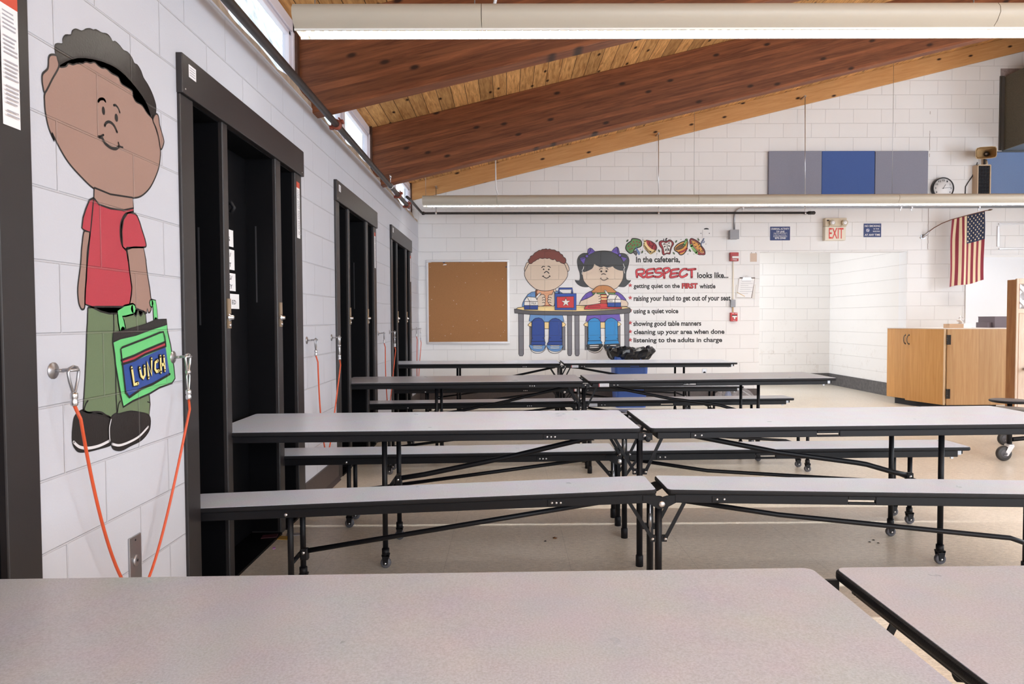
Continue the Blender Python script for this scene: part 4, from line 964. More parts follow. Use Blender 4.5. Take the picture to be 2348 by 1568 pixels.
D.begin()                                                     # boy: shirt, head
D.shape(D.join((K1, [(660, 1215), (550, 1226), (450, 1290), (370, 1400), (320, 1500)]), (K3, [(305, 110), (308, 170), (720, 180)]), (K1, [(720, 1300)])), B_LBLUE, LN, soft=False)
D.shape(D.uv(K1, [(1140, 1205), (1200, 1200), (1265, 1212), (1335, 1250), (1335, 1320), (1140, 1320)]), B_LBLUE, LN, soft=False)
D.shape(D.uv(K1, [(1110, 1120), (1112, 1220), (1175, 1220), (1165, 1120)]), B_SKIN, LN, soft=False)
D.shape(D.uv(K1, [(460, 460), (420, 480), (395, 540), (365, 620), (363, 660), (378, 690), (440, 600), (490, 505)]), B_SKIN, LN)
D.shape(D.uv(K1, [(1440, 475), (1470, 520), (1500, 580), (1512, 650), (1490, 695), (1462, 690), (1425, 590), (1380, 505)]), B_SKIN, LN)
D.shape(D.uv(K1, [(480, 505), (430, 590), (378, 690), (365, 760), (385, 850), (430, 930), (500, 1020), (600, 1110), (690, 1165), (900, 1200), (1130, 1155), (1280, 1060), (1380, 960), (1450, 860), (1475, 770), (1470, 690), (1430, 590), (1380, 500), (1200, 380), (900, 330), (640, 380)]), B_SKIN, LN)
D.shape(D.uv(K1, [(470, 440), (460, 410), (510, 355), (522, 308), (582, 285), (622, 230), (690, 188), (740, 156), (790, 156), (820, 130), (880, 128), (920, 115), (960, 136), (1010, 120), (1060, 140), (1140, 146), (1190, 180), (1250, 190), (1285, 240), (1340, 270), (1365, 325), (1410, 355), (1430, 400), (1425, 460), (1390, 500), (1350, 495), (1290, 470), (1260, 442), (1190, 442), (1150, 385), (1100, 400), (1040, 380), (1000, 355), (950, 370), (890, 355), (830, 370), (760, 356), (720, 388), (690, 390), (640, 430), (590, 455), (540, 500), (490, 490)]), B_AUB, LN, sub=3)
D.line(D.uv(K1, [(810, 602), (835, 570), (885, 572)]), .012); D.line(D.uv(K1, [(965, 568), (1000, 570), (1027, 597)]), .012)
for c in ((857, 643), (988, 648)): D.p.fill(D.uv(K1, [(c[0]+20*cos(a), c[1]+20*sin(a)) for a in [2*pi*i/14 for i in range(14)]]), B_DARK)
D.line(D.uv(K1, [(875, 737), (915, 700), (955, 708), (992, 747)]), .013); D.line(D.uv(K1, [(835, 815), (880, 850), (930, 872), (980, 850), (1018, 812)]), .012)
D.line(D.uv(K1, [(820, 826), (858, 808)]), .009); D.line(D.uv(K1, [(1003, 800), (1026, 832)]), .008)
D.end('boy_upper_body', t)
D.begin()                                                     # girl: hair, head, shirt
D.shape(D.uv(K2, [(410, 280), (300, 285), (200, 350), (155, 440), (150, 540), (175, 680), (215, 800), (215, 968), (150, 985), (92, 980), (150, 1070), (250, 1135), (380, 1155), (480, 1140), (600, 1100), (1100, 1100), (1210, 1142), (1360, 1150), (1440, 1090), (1500, 1030), (1528, 980), (1470, 985), (1410, 940), (1410, 780), (1450, 650), (1485, 500), (1470, 400), (1400, 310), (1290, 280), (1200, 290), (1030, 240), (850, 220), (650, 235)]), B_HAIR, LN*.6, sub=3)
D.shape(D.join((K2, [(550, 1262), (480, 1266), (380, 1320), (290, 1420), (230, 1520), (300, 1560), (600, 1500), (1270, 1500), (1425, 1540), (1400, 1470), (1310, 1360), (1210, 1290), (1115, 1262), (830, 1180)])), B_PUR, LN, soft=False)
D.shape(D.uv(K2, [(295, 760), (295, 900), (330, 1010), (430, 1125), (560, 1205), (830, 1240), (1110, 1205), (1220, 1120), (1310, 980), (1338, 850), (1322, 720), (1200, 600), (830, 560), (450, 600)]), B_SKIN, LN)
D.p.fill(smooth_pts(D.uv(K2, [(296, 752), (400, 748), (520, 692), (570, 630), (590, 562), (640, 605), (760, 648), (830, 625), (900, 650), (1000, 645), (1060, 625), (1110, 672), (1210, 720), (1325, 722), (1350, 560), (1200, 330), (830, 240), (450, 330), (290, 520)]), True, 4), B_HAIR)
D.line(D.uv(K2, [(592, 565), (640, 605), (700, 632)]), .006, B_SKIN)
D.line(D.uv(K2, [(318, 630), (305, 690), (278, 725), (290, 760), (270, 800), (282, 830)]), .007, B_WHT, soft=False); D.line(D.uv(K2, [(1335, 560), (1350, 620), (1375, 655), (1348, 690), (1355, 750), (1372, 800)]), .008, B_WHT, soft=False)
for pts in ([(430, 330), (415, 262), (432, 185), (480, 150), (530, 166), (615, 245), (442, 338)], [(375, 402), (350, 385), (230, 400), (215, 440), (320, 570)], [(1200, 330), (1022, 250), (1100, 162), (1170, 120), (1208, 160), (1240, 290)], [(1280, 370), (1430, 415), (1340, 515), (1268, 388)]): D.shape(D.uv(K2, pts), B_PUR, LN, soft=False)
for c in ((400, 362), (1245, 340)): D.shape(D.uv(K2, [(c[0]+40*cos(a), c[1]+40*sin(a)) for a in [2*pi*i/12 for i in range(12)]]), B_PUR, LN, soft=False)
D.line(D.uv(K2, [(490, 170), (480, 230), (435, 300)]), LN); D.line(D.uv(K2, [(1180, 130), (1185, 220), (1210, 310)]), LN); D.line(D.uv(K2, [(225, 440), (300, 425), (370, 402)]), LN)
D.line(D.uv(K2, [(722, 712), (750, 680), (797, 686)]), .009); D.line(D.uv(K2, [(885, 680), (920, 676), (940, 706)]), .009)
for c in ((768, 752), (900, 750)): D.p.fill(D.uv(K2, [(c[0]+23*cos(a), c[1]+24*sin(a)) for a in [2*pi*i/14 for i in range(14)]]), B_DARK)
D.line(D.uv(K2, [(772, 836), (820, 810), (882, 836)]), .009); D.line(D.uv(K2, [(750, 925), (780, 962), (835, 985), (900, 960), (932, 930)]), .008); D.line(D.uv(K2, [(735, 945), (768, 918)]), .006); D.line(D.uv(K2, [(900, 910), (950, 945)]), .006)
D.end('girl_upper_body', t)
D.begin()                                                     # table
for x0, x1, yt, yb_ in ((1188.6, 1200.4, 716, 816), (1300.8, 1310.8, 720, 815.5), (1317.6, 1328, 720, 816), (1431.9, 1442.1, 714, 816)):
    D.shape(D.uv(PXF, [(x0, yt), (x1, yt), (x1+.2, yb_-4), (x1-2, yb_), (x0+3, yb_), (x0+.8, yb_-4)]), B_GRYL, LN, soft=False)
D.shape(D.uv(PXF, [(1183.4, 708.3), (1188, 705), (1200, 703.5), (1240, 702), (1320, 700.2), (1400, 701.2), (1434, 702.8), (1444, 706), (1446, 709), (1421.6, 711), (1390, 713), (1345.7, 715), (1320, 716), (1248.6, 715.4), (1214.6, 714)]), B_YEL, LN, soft=False)
D.shape(D.uv(PXF, [(1179.5, 708.2), (1183.4, 708.5), (1197, 711), (1214.6, 712.4), (1248.6, 713.5), (1320, 714.2), (1345.7, 713.3), (1390, 711.5), (1421.6, 709.2), (1441, 706.6), (1445.8, 708), (1447, 713), (1444, 717.2), (1421.6, 719.5), (1390, 720.9), (1345.7, 722.6), (1320, 722.7), (1248.6, 722.2), (1214.6, 720.8), (1197, 719), (1180, 717.8)]), B_GRY, LN, soft=False)
D.end('dining_table', t)
D.begin()                                                     # food and things on the table
D.shape(D.join((K3, [(715, 112), (860, 90), (1000, 78), (1140, 95), (1140, 126), (860, 132), (720, 137)])), b('coral', 'd2694a'), LN, soft=False)
D.shape(D.join((K1, [(650, 1420), (648, 1190), (690, 1120), (780, 1086), (850, 1105), (890, 1140), (940, 1090), (1010, 1070), (1090, 1086), (1135, 1140), (1142, 1250), (1130, 1520), (700, 1530)])), B_CRUST, LN, soft=False)
D.shape(D.uv(K1, [(692, 1270), (690, 1205), (730, 1150), (800, 1132), (850, 1150), (895, 1166), (940, 1126), (1010, 1102), (1080, 1132), (1112, 1190), (1108, 1260), (1020, 1540), (860, 1540)]), B_BREAD, LN*.6)
D.shape(D.uv(K1, [(690, 1400), (780, 1300), (850, 1290), (895, 1330), (882, 1362), (912, 1398), (895, 1430), (908, 1462), (890, 1500), (895, 1535), (860, 1575), (700, 1575)]), B_SKIN, LN)
D.shape(D.uv(K1, [(1135, 1240), (1090, 1243), (1072, 1290), (1000, 1300), (972, 1340), (985, 1362), (958, 1392), (975, 1422), (955, 1462), (980, 1500), (1010, 1545), (1130, 1570)]), B_SKIN, LN)
for q in ([(820, 1385), (850, 1358), (885, 1360)], [(820, 1440), (850, 1425), (890, 1432)], [(825, 1500), (850, 1492), (890, 1500)], [(985, 1360), (1030, 1362), (1060, 1382)], [(975, 1422), (1010, 1422), (1040, 1435)], [(985, 1490), (1020, 1488), (1050, 1498)]): D.line(D.uv(K1, q), LN)
def carton(fr, roof, body, blue, seam, gable, straw, word):
    D.line(D.uv(fr, straw), .034); D.line(D.uv(fr, straw), .024, B_WHT)
    D.shape(D.uv(fr, roof), B_WHT, LN, soft=False); D.shape(D.uv(fr, body), B_WHT, LN, soft=False); D.shape(D.uv(fr, blue), B_NAVY, LN, soft=False)
    D.line(D.uv(fr, seam), LN, soft=False); D.line(D.uv(fr, gable), LN, soft=False)
    u = D.uv(fr, word); D.p.text('MILK', u[0][0], u[1][0], u[1][1], u[0][1], B_DARK)
carton(K1, [(432, 1345), (642, 1362), (706, 1470), (358, 1470)], [(360, 1470), (706, 1470), (706, 1575), (360, 1575)], [(358, 1570), (714, 1570), (708, 1676), (358, 1672)], [(497, 1470), (500, 1674)], [(436, 1362), (497, 1470)], [(665, 1380), (765, 1265)], [(545, 1490), (672, 1545)])
D.line(D.uv(PXF, [(1281.5, 672), (1282, 661.6), (1311.5, 661.4), (1312, 672)]), .030, soft=False); D.line(D.uv(PXF, [(1281.5, 672), (1282, 661.8), (1311.5, 661.6), (1312, 672)]), .018, B_BLUE, soft=False)
D.shape(D.uv(PXF, [(1271.8, 672.8), (1321.3, 672.8), (1321, 710.6), (1272.2, 710.4)]), B_BLUE, LN, soft=False)
D.shape(D.uv(PXF, [(1276.4, 680.4), (1315.6, 679.6), (1315.8, 705.9), (1277.2, 706)]), B_RED, LN, soft=False)
D.shape(D.uv(PXF, [(1297.2+(10.6 if i % 2 == 0 else 4.4)*sin(pi*i/5), 693-(10.6 if i % 2 == 0 else 4.4)*cos(pi*i/5)) for i in range(10)]), B_WHT, LN, soft=False)
D.shape(D.uv(K4, [(328, 212), (342, 160), (400, 110), (740, 65), (920, 60), (1260, 150), (1292, 168), (1292, 196), (760, 208)]), B_RED, LN, soft=False)
D.line(D.uv(K4, [(425, 160), (460, 128), (740, 118), (745, 158), (425, 163)]), LN*.8, soft=False)
D.shape(D.join((K2, [(752, 1340), (912, 1340), (912, 1560)]), (K4, [(912, 66), (740, 66)])), B_MEAT, LN*.7, soft=False)
for yy in (1386, 1462): D.line(D.uv(K2, [(745, yy), (930, yy)]), .018, B_YEL)
D.shape(D.uv(K2, [(550, 1300), (580, 1212), (680, 1132), (830, 1110), (980, 1140), (1090, 1222), (1116, 1300)]), B_BUN, LN)
D.line(D.uv(K2, [(560, 1318), (700, 1312), (960, 1310), (1112, 1322)]), .022, B_GRN)
D.line(D.uv(K2, [(552, 1302), (830, 1300), (1115, 1302)]), LN)
D.shape(D.join((K2, [(215, 1568), (240, 1510), (400, 1452), (530, 1385), (600, 1330), (632, 1275), (652, 1330), (745, 1340), (735, 1380), (765, 1400), (745, 1440), (765, 1470), (740, 1520), (745, 1568)]), (K4, [(735, 62), (560, 92), (400, 112), (195, 115)])), B_SKIN, LN, soft=False)
for q in ([(690, 1400), (735, 1385)], [(700, 1465), (745, 1445)], [(700, 1530), (740, 1520)]): D.line(D.uv(K2, q), LN)
D.shape(D.join((K2, [(1265, 1472), (1400, 1500), (1450, 1568)]), (K4, [(1448, 80), (1440, 140), (1265, 135)])), B_SKIN, LN, soft=False)
carton(K2, [(962, 1365), (978, 1345), (1172, 1355), (1266, 1470), (918, 1470)], [(918, 1470), (1266, 1470), (1266, 1560), (918, 1560)], [(920, 1555), (1266, 1555), (1262, 1668), (928, 1662)], [(1115, 1470), (1112, 1664)], [(1175, 1362), (1115, 1468)], [(865, 1255), (955, 1385)], [(940, 1488), (1062, 1535)])
D.end('table_setting', t)

# row of painted foods over the lettering
def food(name, label, fn):
    D.begin(); fn(); o = D.end('painted_'+name, None); tag(o, label, 'wall mural', 'painted foods above the lettering')
F = lambda pts: D.uv(KF, pts)
def leafs(*cs):
    for x, y, a, g in cs:
        L, w_ = (34, 14) if g else (14, 7)
        pts = [(x+L*sin(th)*cos(a)-w_*cos(th)*sin(a)*(1-abs(sin(th))*.4), y+L*sin(th)*sin(a)+w_*cos(th)*cos(a)*(1-abs(sin(th))*.4)) for th in [2*pi*i/12 for i in range(12)]]
        D.shape(F(pts), B_TREE if g else B_DARK, .006 if g else 0)
def f_tree():
    D.shape(F([(310, 460), (400, 440), (410, 480), (378, 572), (300, 490)]), B_GRY, .012, soft=False)
    D.shape(F([(130, 290), (150, 265), (190, 232), (245, 195), (270, 140), (340, 132), (420, 145), (480, 172), (512, 222), (516, 300), (480, 345), (400, 372), (335, 410), (300, 480), (240, 515), (180, 490), (120, 420), (108, 360)]), B_TREE, .014)
    for c in ((310, 215), (395, 215), (237, 272), (183, 328), (330, 298), (410, 297), (460, 232), (280, 315), (270, 390), (217, 415)): D.p.fill(F([(c[0]+16*cos(a), c[1]+20*sin(a)) for a in [2*pi*i/8 for i in range(8)]]), B_DRED)
    D.line(F([(370, 370), (400, 440), (450, 540)]), .02, b('tree_blue', '6c86b4')); D.line(F([(400, 400), (470, 510)]), .012, b('tree_blue', '6c86b4'))
    leafs((150, 190, -.9, 1), (148, 540, 1, 0), (485, 410, 1.6, 0), (550, 172, 1.5, 0), (530, 480, -1.2, 1))
food('broccoli_tree', 'painted green tree with red dots, first of the painted foods above the lettering', f_tree)
def f_bowl():
    D.shape(F([(600, 185), (565, 270), (562, 335), (620, 430), (740, 535), (850, 480), (900, 420), (905, 320), (820, 230), (700, 178)]), B_DARK, 0)
    D.shape(F([(620, 182), (720, 188), (800, 222), (890, 300), (905, 390), (850, 442), (740, 405), (650, 300)]), B_DRED, .008)
    D.line(F([(600, 195), (640, 310), (740, 415), (855, 460)]), .034, B_YEL)
    for q in ([(578, 300), (590, 340)], [(600, 370), (625, 400)], [(645, 410), (672, 440)], [(695, 450), (715, 490)], [(775, 485), (740, 525)], [(815, 478), (790, 505)]): D.line(F(q), .022, B_YEL)
    for q in ([(690, 200), (720, 250), (690, 310)], [(720, 310), (790, 330), (780, 400)], [(760, 210), (820, 280), (800, 330)], [(850, 300), (890, 360), (850, 420)]): D.line(F(q), .006)
    leafs((905, 195, -.8, 1), (965, 450, 1.2, 1), (612, 522, .7, 0), (905, 525, -.4, 0))
food('fruit_bowl', 'painted striped bowl of red fruit, second of the painted foods', f_bowl)
def f_apple():
    D.shape(F([(960, 262), (980, 205), (1050, 185), (1140, 205), (1230, 165), (1300, 200), (1340, 268), (1290, 360), (1262, 450), (1240, 530), (1160, 522), (1080, 555), (1042, 500), (1035, 400), (985, 330)]), B_DRED, .010)
    D.shape(F([(1022, 262), (1060, 222), (1140, 242), (1220, 208), (1280, 225), (1288, 290), (1250, 380), (1230, 490), (1160, 497), (1102, 518), (1082, 430), (1062, 350)]), B_WHT, .007)
    D.line(F([(1140, 200), (1140, 150), (1160, 132)]), .018); D.line(F([(1088, 185), (1082, 145)]), .012); D.line(F([(1162, 270), (1175, 380), (1168, 460)]), .008)
    for q in ([(1078, 280), (1100, 270), (1122, 280)], [(1095, 350), (1118, 328)], [(1130, 440), (1140, 405)], [(1205, 250), (1230, 245)], [(1210, 310), (1228, 335)], [(1200, 395), (1215, 440)]): D.line(F(q), .014)
    leafs((1400, 210, -1.0, 1), (1340, 510, .9, 1))
food('apple', 'painted halved red apple, middle one of the painted foods', f_apple)
def f_soup():
    D.shape(F([(1355, 390), (1372, 350), (1430, 285), (1560, 215), (1692, 198), (1692, 300), (1660, 440), (1580, 535), (1500, 548), (1450, 490), (1372, 440)]), B_OR, .014)
    D.shape(F([(1390, 392), (1480, 312), (1600, 262), (1630, 280), (1570, 372), (1430, 420)]), b('broth', '8a6a46'), .010)
    for q in ([(1420, 400), (1480, 350), (1560, 310)], [(1470, 395), (1540, 350), (1590, 300)]): D.line(F(q), .007)
    D.line(F([(1670, 165), (1605, 300)]), .040); D.line(F([(1670, 165), (1605, 300)]), .028, B_GRN)
    D.line(F([(1485, 492), (1590, 452), (1678, 388)]), .026, B_DRED)
    leafs((1525, 158, -.3, 0), (1755, 440, 1.1, 1), (1700, 530, -1.1, 0))
food('soup_bowl', 'painted orange soup bowl with a green spoon, fourth of the painted foods', f_soup)
def f_sand():
    D.shape(F([(1752, 160), (1800, 128), (1900, 168), (2000, 238), (2062, 330), (2132, 430), (2138, 540), (2050, 548), (1970, 542), (1880, 472), (1780, 340), (1750, 240)]), B_DRED, .010)
    D.line(F([(1790, 310), (1850, 410), (1930, 500)]), .040, B_GRN)
    D.shape(F([(1780, 172), (1870, 182), (1960, 238), (2030, 285), (2052, 350), (2100, 430), (2118, 500), (2040, 512), (1930, 435), (1830, 320)]), B_BREAD, .007)
    D.shape(F([(1802, 195), (1870, 202), (1950, 250), (2015, 300), (2040, 355), (2088, 430), (2090, 480), (2030, 480), (1940, 410), (1850, 310)]), B_OR, .005)
    for q in ([(1850, 255), (1885, 250)], [(1890, 345), (1920, 330)], [(1965, 300), (1985, 275)], [(1985, 360), (2010, 335), (2040, 330)], [(1995, 410), (2000, 450)], [(2060, 430), (2065, 460)]): D.line(F(q), .010)
    D.line(F([(2040, 310), (2055, 230), (2090, 170), (2110, 135)]), .014, b('pick_blue', '5f6f92')); D.line(F([(2055, 215), (2100, 245), (2125, 210), (2085, 190)]), .010, b('pick_blue', '5f6f92'))
    leafs((1970, 160, 1.0, 1), (2162, 275, -1.2, 0), (1855, 532, .3, 0))
food('sandwich', 'painted stuffed sandwich on a pick, last of the painted foods at the right', f_sand)

# lettering
t = thing('painted_lettering', 'painted cafeteria rules in black and red letters on the back wall', 'lettering', (2.6, YB, 1.3))
def line(s, x0, x1, y0, y1, mat=None, bold=.030, nm='text_line'):
    D.begin(); u = D.uv(PXF, [(x0, y0), (x1, y1)])
    D.p.text(s, u[0][0], u[1][0], u[1][1], u[0][1], mat or B_DARK, bold); return D.end(nm, t)
line('In the cafeteria,', 1458.3, 1559.2, 588, 603.7)
line('looks like...', 1598.8, 1670, 624.4, 637.5)
line('getting quiet on the', 1452.8, 1558.6, 650.4, 663.3)
line('whistle', 1604, 1640.4, 650.4, 661.3)
line('raising your hand to get out of your seat', 1453, 1674.9, 677.6, 692.8)
line('using a quiet voice', 1452.8, 1555.2, 708.2, 721.6)
line('showing good table manners', 1452, 1607.8, 736, 750.3)
line('cleaning up your area when done', 1453.2, 1661, 755.4, 768.6)
line('listening to the adults in charge', 1452.8, 1655.8, 774.4, 787.4)
D.begin(); u = D.uv(PXF, [(1563, 648.8), (1599.7, 661.8), (1564, 649.6), (1598.7, 661)])
D.p.text('FIRST', u[0][0], u[1][0], u[1][1], u[0][1], B_DARK, .075); D.p.text('FIRST', u[2][0], u[3][0], u[3][1], u[2][1], B_RED, .035); D.end('text_line', t, 'red outlined word FIRST')
D.begin()
WORD = [[(400, 1120), (385, 960), (470, 925), (560, 930), (590, 975), (560, 1030), (430, 1045)], [(430, 1045), (500, 1085), (560, 1125), (610, 1105)],
        [(840, 910), (670, 940), (650, 1040), (655, 1125), (820, 1095)], [(660, 1030), (800, 1015)],
        [(1015, 905), (930, 910), (870, 955), (890, 1005), (1010, 1015), (1040, 1060), (960, 1115), (855, 1110)],
        [(1098, 1140), (1092, 1040), (1085, 960)], [(1060, 960), (1100, 905), (1200, 892), (1230, 930), (1190, 985), (1105, 1025)],
        [(1465, 915), (1290, 945), (1268, 1040), (1258, 1125), (1440, 1095)], [(1270, 1035), (1430, 1020)],
        [(1670, 915), (1590, 920), (1510, 985), (1490, 1070), (1550, 1120), (1650, 1080), (1680, 1050)],
        [(1705, 935), (1800, 925), (1895, 915)], [(1795, 930), (1800, 1020), (1798, 1125)]]
for w, mt in ((.034, B_DARK), (.024, b('signal_red', 'd04650'))):
    for ps in WORD: D.line(F(ps), w, mt)
D.end('text_line', t, 'large red word RESPECT')
for y in (654, 682.5, 711.5, 740, 760, 779):
    D.begin()
    for i in range(5):
        a = pi/2+2*pi*i/5; D.line(D.uv(PXF, [(1445, y), (1445+3.6*cos(a), y-3.6*sin(a))]), .012, B_RED, soft=False)
    D.end('bullet_mark', t, 'red star bullet')

# ================================================================== things on the back wall
def R2(x0, x1, z0, z1): return [(x0, z0), (x1, z0), (x1, z1), (x0, z1)]
def pxbox(x0, x1, y0, y1, yy):             # rectangle seen at these pixels, in the plane y = yy
    a = ony(x0, (y0+y1)/2, yy); c = ony(x1, (y0+y1)/2, yy); q = ony((x0+x1)/2, y0, yy); r = ony((x0+x1)/2, y1, yy)
    return a.x, c.x, r.z, q.z
# cork board
x0, x1, z0, z1 = pxbox(977.5, 1168, 595.5, 788.5, YB-.02)
t = thing('cork_board', 'aluminum framed cork board on the back wall', 'notice board', ((x0+x1)/2, YB, z0))
w = .032
m_cork = plain('cork', '9c6f47', .9, noise=.18, scale=260, bump=.3)
build('cork_panel', MB().box(x0+.01, x1-.01, YB-.012, YB-.001, z0+.01, z1-.01), m_cork, t)
mb = MB().box(x0, x1, YB-.02, YB-.001, z1-w, z1).box(x0, x1, YB-.02, YB-.001, z0, z0+w).box(x0, x0+w, YB-.02, YB-.001, z0+w, z1-w).box(x1-w, x1, YB-.02, YB-.001, z0+w, z1-w)
build('frame', mb, M_ALU, t, bevel=.004)
pa = Paint(face_y(YB-.012), (0, -1, 0), .0004, .001); rr = random.Random(5)
for px, py, r in ((986, 601, 4), (1020, 607, 4.5), (1031, 600, 4), (1049, 599.5, 2), (1056, 598.6, 2.5), (1109, 600, 4.5)):
    q = ony(px, py, YB-.012); pa.fill([(q.x-r*.007, q.z-.008), (q.x+r*.005, q.z-.004), (q.x+r*.006, q.z+.010), (q.x-r*.003, q.z+.008)], M_PAPER)
for px, py in ((1018, 602), (1054.5, 600.5), (1161, 612)):
    q = ony(px, py, YB-.012); pa.fill([(q.x-.012, q.z-.007), (q.x+.012, q.z-.006), (q.x+.010, q.z+.008), (q.x-.010, q.z+.006)], plain('navy_scrap', '26385c', .7))
for i in range(26):
    q = ony(985+rr.random()*175, 605+rr.random()*175, YB-.012); s_ = .002+.002*rr.random(); pa.fill([(q.x-s_, q.z-s_), (q.x+s_, q.z-s_), (q.x+s_, q.z+s_), (q.x-s_, q.z+s_)], M_PAPER)
pa.done('paper_scraps', t, 'torn paper scraps left on the cork')['kind'] = 'stuff'
# acoustic panels
for xa, xb, yy, col, lab in ((1763, 1884, .05, ('grey_panel_fabric', '8a8c9c'), 'gray fabric acoustic panel at the left of the three beside the clock'), (1884.5, 2005.5, .05, ('blue_panel_fabric', '45609e'), 'blue fabric acoustic panel between two gray ones'), (2007, 2128, .055, ('grey_panel_fabric', '8a8c9c'), 'gray fabric acoustic panel nearest the clock')):
    x0, x1, z0, z1 = pxbox(xa, xb, 346, 467.5, YB-yy)
    solo('acoustic_panel', MB().box(x0, x1, YB-yy, YB-.001, z0, z1), plain(col[0], col[1], .9, noise=.07, scale=220, bump=.2), lab, 'panel', 'acoustic panels', bevel=.004)
x0, x1, z0, z1 = pxbox(2258, 2500, 347, 469, YB-.045)
t = thing('display_board', 'blue gray fabric board behind the box loudspeaker', 'panel', (x0, YB, z0))
build('fabric_face', MB().box(x0+.012, x1-.012, YB-.04, YB-.001, z0+.02, z1-.012), plain('slate_fabric', '7086ae', .9, noise=.07, scale=220), t)
build('frame', MB().box(x0, x1, YB-.045, YB-.001, z0, z0+.022).box(x0, x0+.014, YB-.045, YB-.001, z0, z1).box(x0, x1, YB-.045, YB-.001, z1-.012, z1), plain('dark_frame', (.06, .065, .08), .5), t)
# clock
c = ony(2164.5, 431, YB-.07)
t = thing('wall_clock', 'round white wall clock with a black rim, cut off below by the hanging light', 'clock', (c.x, YB, c.z))
rc = .158
build('case', MB().lathe([(rc-.012, .001), (rc, .012), (rc, .055), (rc-.006, .066), (rc-.016, .062), (rc-.018, .05)], (c.x, YB, c.z), (0, -1, 0), 40), plain('black_plastic', (.02, .02, .024), .35), t)
build('dial', MB().lathe([(rc-.014, 0), (rc-.014, .006)], (c.x, YB-.047, c.z), (0, -1, 0), 40), M_PAPER, t)
pa = Paint(face_y(YB-.053), (0, -1, 0), .0004, .0006)
for i in range(1, 13):
    a = pi/2-2*pi*i/12; u, v = c.x+.112*cos(a), c.z+.112*sin(a); n_ = len(str(i)); pa.text(str(i), u-.0085*n_, u+.0085*n_, v-.0125, v+.0125, M_INK, .01)
pa.done('numerals', t)
pa = Paint(face_y(YB-.053), (0, -1, 0), .0006, .003)
a = radians(90-32); pa.stroke([(c.x-.012*cos(a), c.z-.012*sin(a)), (c.x+.062*cos(a), c.z+.062*sin(a))], .006, M_INK); pa.done('hour_hand', t)
pa = Paint(face_y(YB-.053), (0, -1, 0), .0006, .0042)
a = radians(90-84); pa.stroke([(c.x-.02*cos(a), c.z-.02*sin(a)), (c.x+.108*cos(a), c.z+.108*sin(a))], .004, M_INK); pa.ellipse((c.x, c.z), .006, .006, M_INK); pa.done('minute_hand', t)
# box loudspeaker
YS = YB-.115
x0, x1, z0, z1 = pxbox(2241, 2272.5, 377, 462, YS)
t = thing('box_loudspeaker', 'beige box loudspeaker with a black grille on the back wall by the blue board', 'loudspeaker', ((x0+x1)/2, YB, z0))
w = .016
build('cabinet', MB().box(x0, x1, YS+.02, YB-.001, z0, z1).box(x0, x1, YS, YS+.02, z1-w, z1).box(x0, x1, YS, YS+.02, z0, z0+w).box(x0, x0+w, YS, YS+.02, z0, z1).box(x1-w, x1, YS, YS+.02, z0, z1), plain('beige_cabinet', (.60, .46, .32), .5), t, bevel=.003)
def cells(u, v):
    return (x0+w+(x1-x0-2*w)*u, YS+.018-.016*abs(sin(u*4*pi))**.5*abs(sin(v*10*pi))**.5, z0+w+(z1-z0-2*w)*v)
build('grille', MB().grid(cells, 24, 60), plain('black_foam', (.012, .012, .016), .85), t)
mb = MB().tube([ony(2241, 372, YB-.05), ony(2236, 390, YB-.02), ony(2229, 405, YB-.012), ony(2220, 418, YB-.01), ony(2214, 428, YB-.008), ony(2213, 455, YB-.008)], .006, 8)
build('wire', mb, M_INK, t)
# horn loudspeaker
YH = YB-.36
x0, x1, z0, z1 = pxbox(2237, 2286, 336, 364, YH); cx, cz = (x0+x1)/2, (z0+z1)/2
t = thing('horn_loudspeaker', 'tan rectangular horn loudspeaker over the box loudspeaker', 'loudspeaker', (cx, YB, cz))
def horn(rx, rz, dz, r0, k=24):
    out = []
    for i in range(k):
        a = 2*pi*i/k+.01; ca, sa = cos(a), sin(a); p = 2/max(.25, r0)
        q = (abs(ca)**p+abs(sa)**p)**(-1/p); out.append((rx*q*ca, rz*q*sa))
    return out
secs = [((x1-x0)/2, (z1-z0)/2, 0, .35), ((x1-x0)/2*.93, (z1-z0)/2*.90, .03, .4), ((x1-x0)/2*.62, (z1-z0)/2*.66, .11, .6), (.055, .05, .19, 1.0), (.034, .034, .25, 1.0)]
mb = MB(); k = 24; tilt = .07; AX, AZ = cx/YH, (cz-CAMZ)/YH*.6
def horn_skin(grow, rev):
    vs_ = [(cx+x+AX*s_[2], YH+s_[2], cz+z+x*tilt+AZ*s_[2]) for s_ in secs for x, z in horn(max(.01, s_[0]+grow), max(.01, s_[1]+grow), 0, s_[3])]
    mb.add(vs_, [[i*k+j, i*k+(j+1) % k, (i+1)*k+(j+1) % k, (i+1)*k+j][::rev] for i in range(len(secs)-1) for j in range(k)], 0, True)
    return len(mb.v)-len(vs_)
o1 = horn_skin(0, 1); o2 = horn_skin(-.009, -1)
for j in range(k): mb.f.append([o1+j, o1+(j+1) % k, o2+(j+1) % k, o2+j]); mb.m.append(0); mb.sm.append(False)
build('horn', mb, plain('tan_horn', (.44, .29, .14), .5), t, recalc=False)
build('driver', MB().lathe([(.06, 0), (.062, .02), (.06, .09), (.04, .1)], (cx+AX*.245, YH+.245, cz+AZ*.245), (AX, 1, AZ), 20).lathe([(.03, 0), (.026, .02), (0, .03)], (cx+AX*.205, YH+.205, cz+AZ*.205), (-AX, -1, -AZ), 16), plain('dark_driver', (.05, .04, .035), .5), t)
build('center_cap', MB().lathe([(.018, 0), (.016, .006), (0, .01)], (cx+AX*.176, YH+.176, cz+AZ*.176), (-AX, -1, -AZ), 16), M_CHROME, t)
q = ony(2254, 371, YB-.1)
xb_ = cx+AX*.30
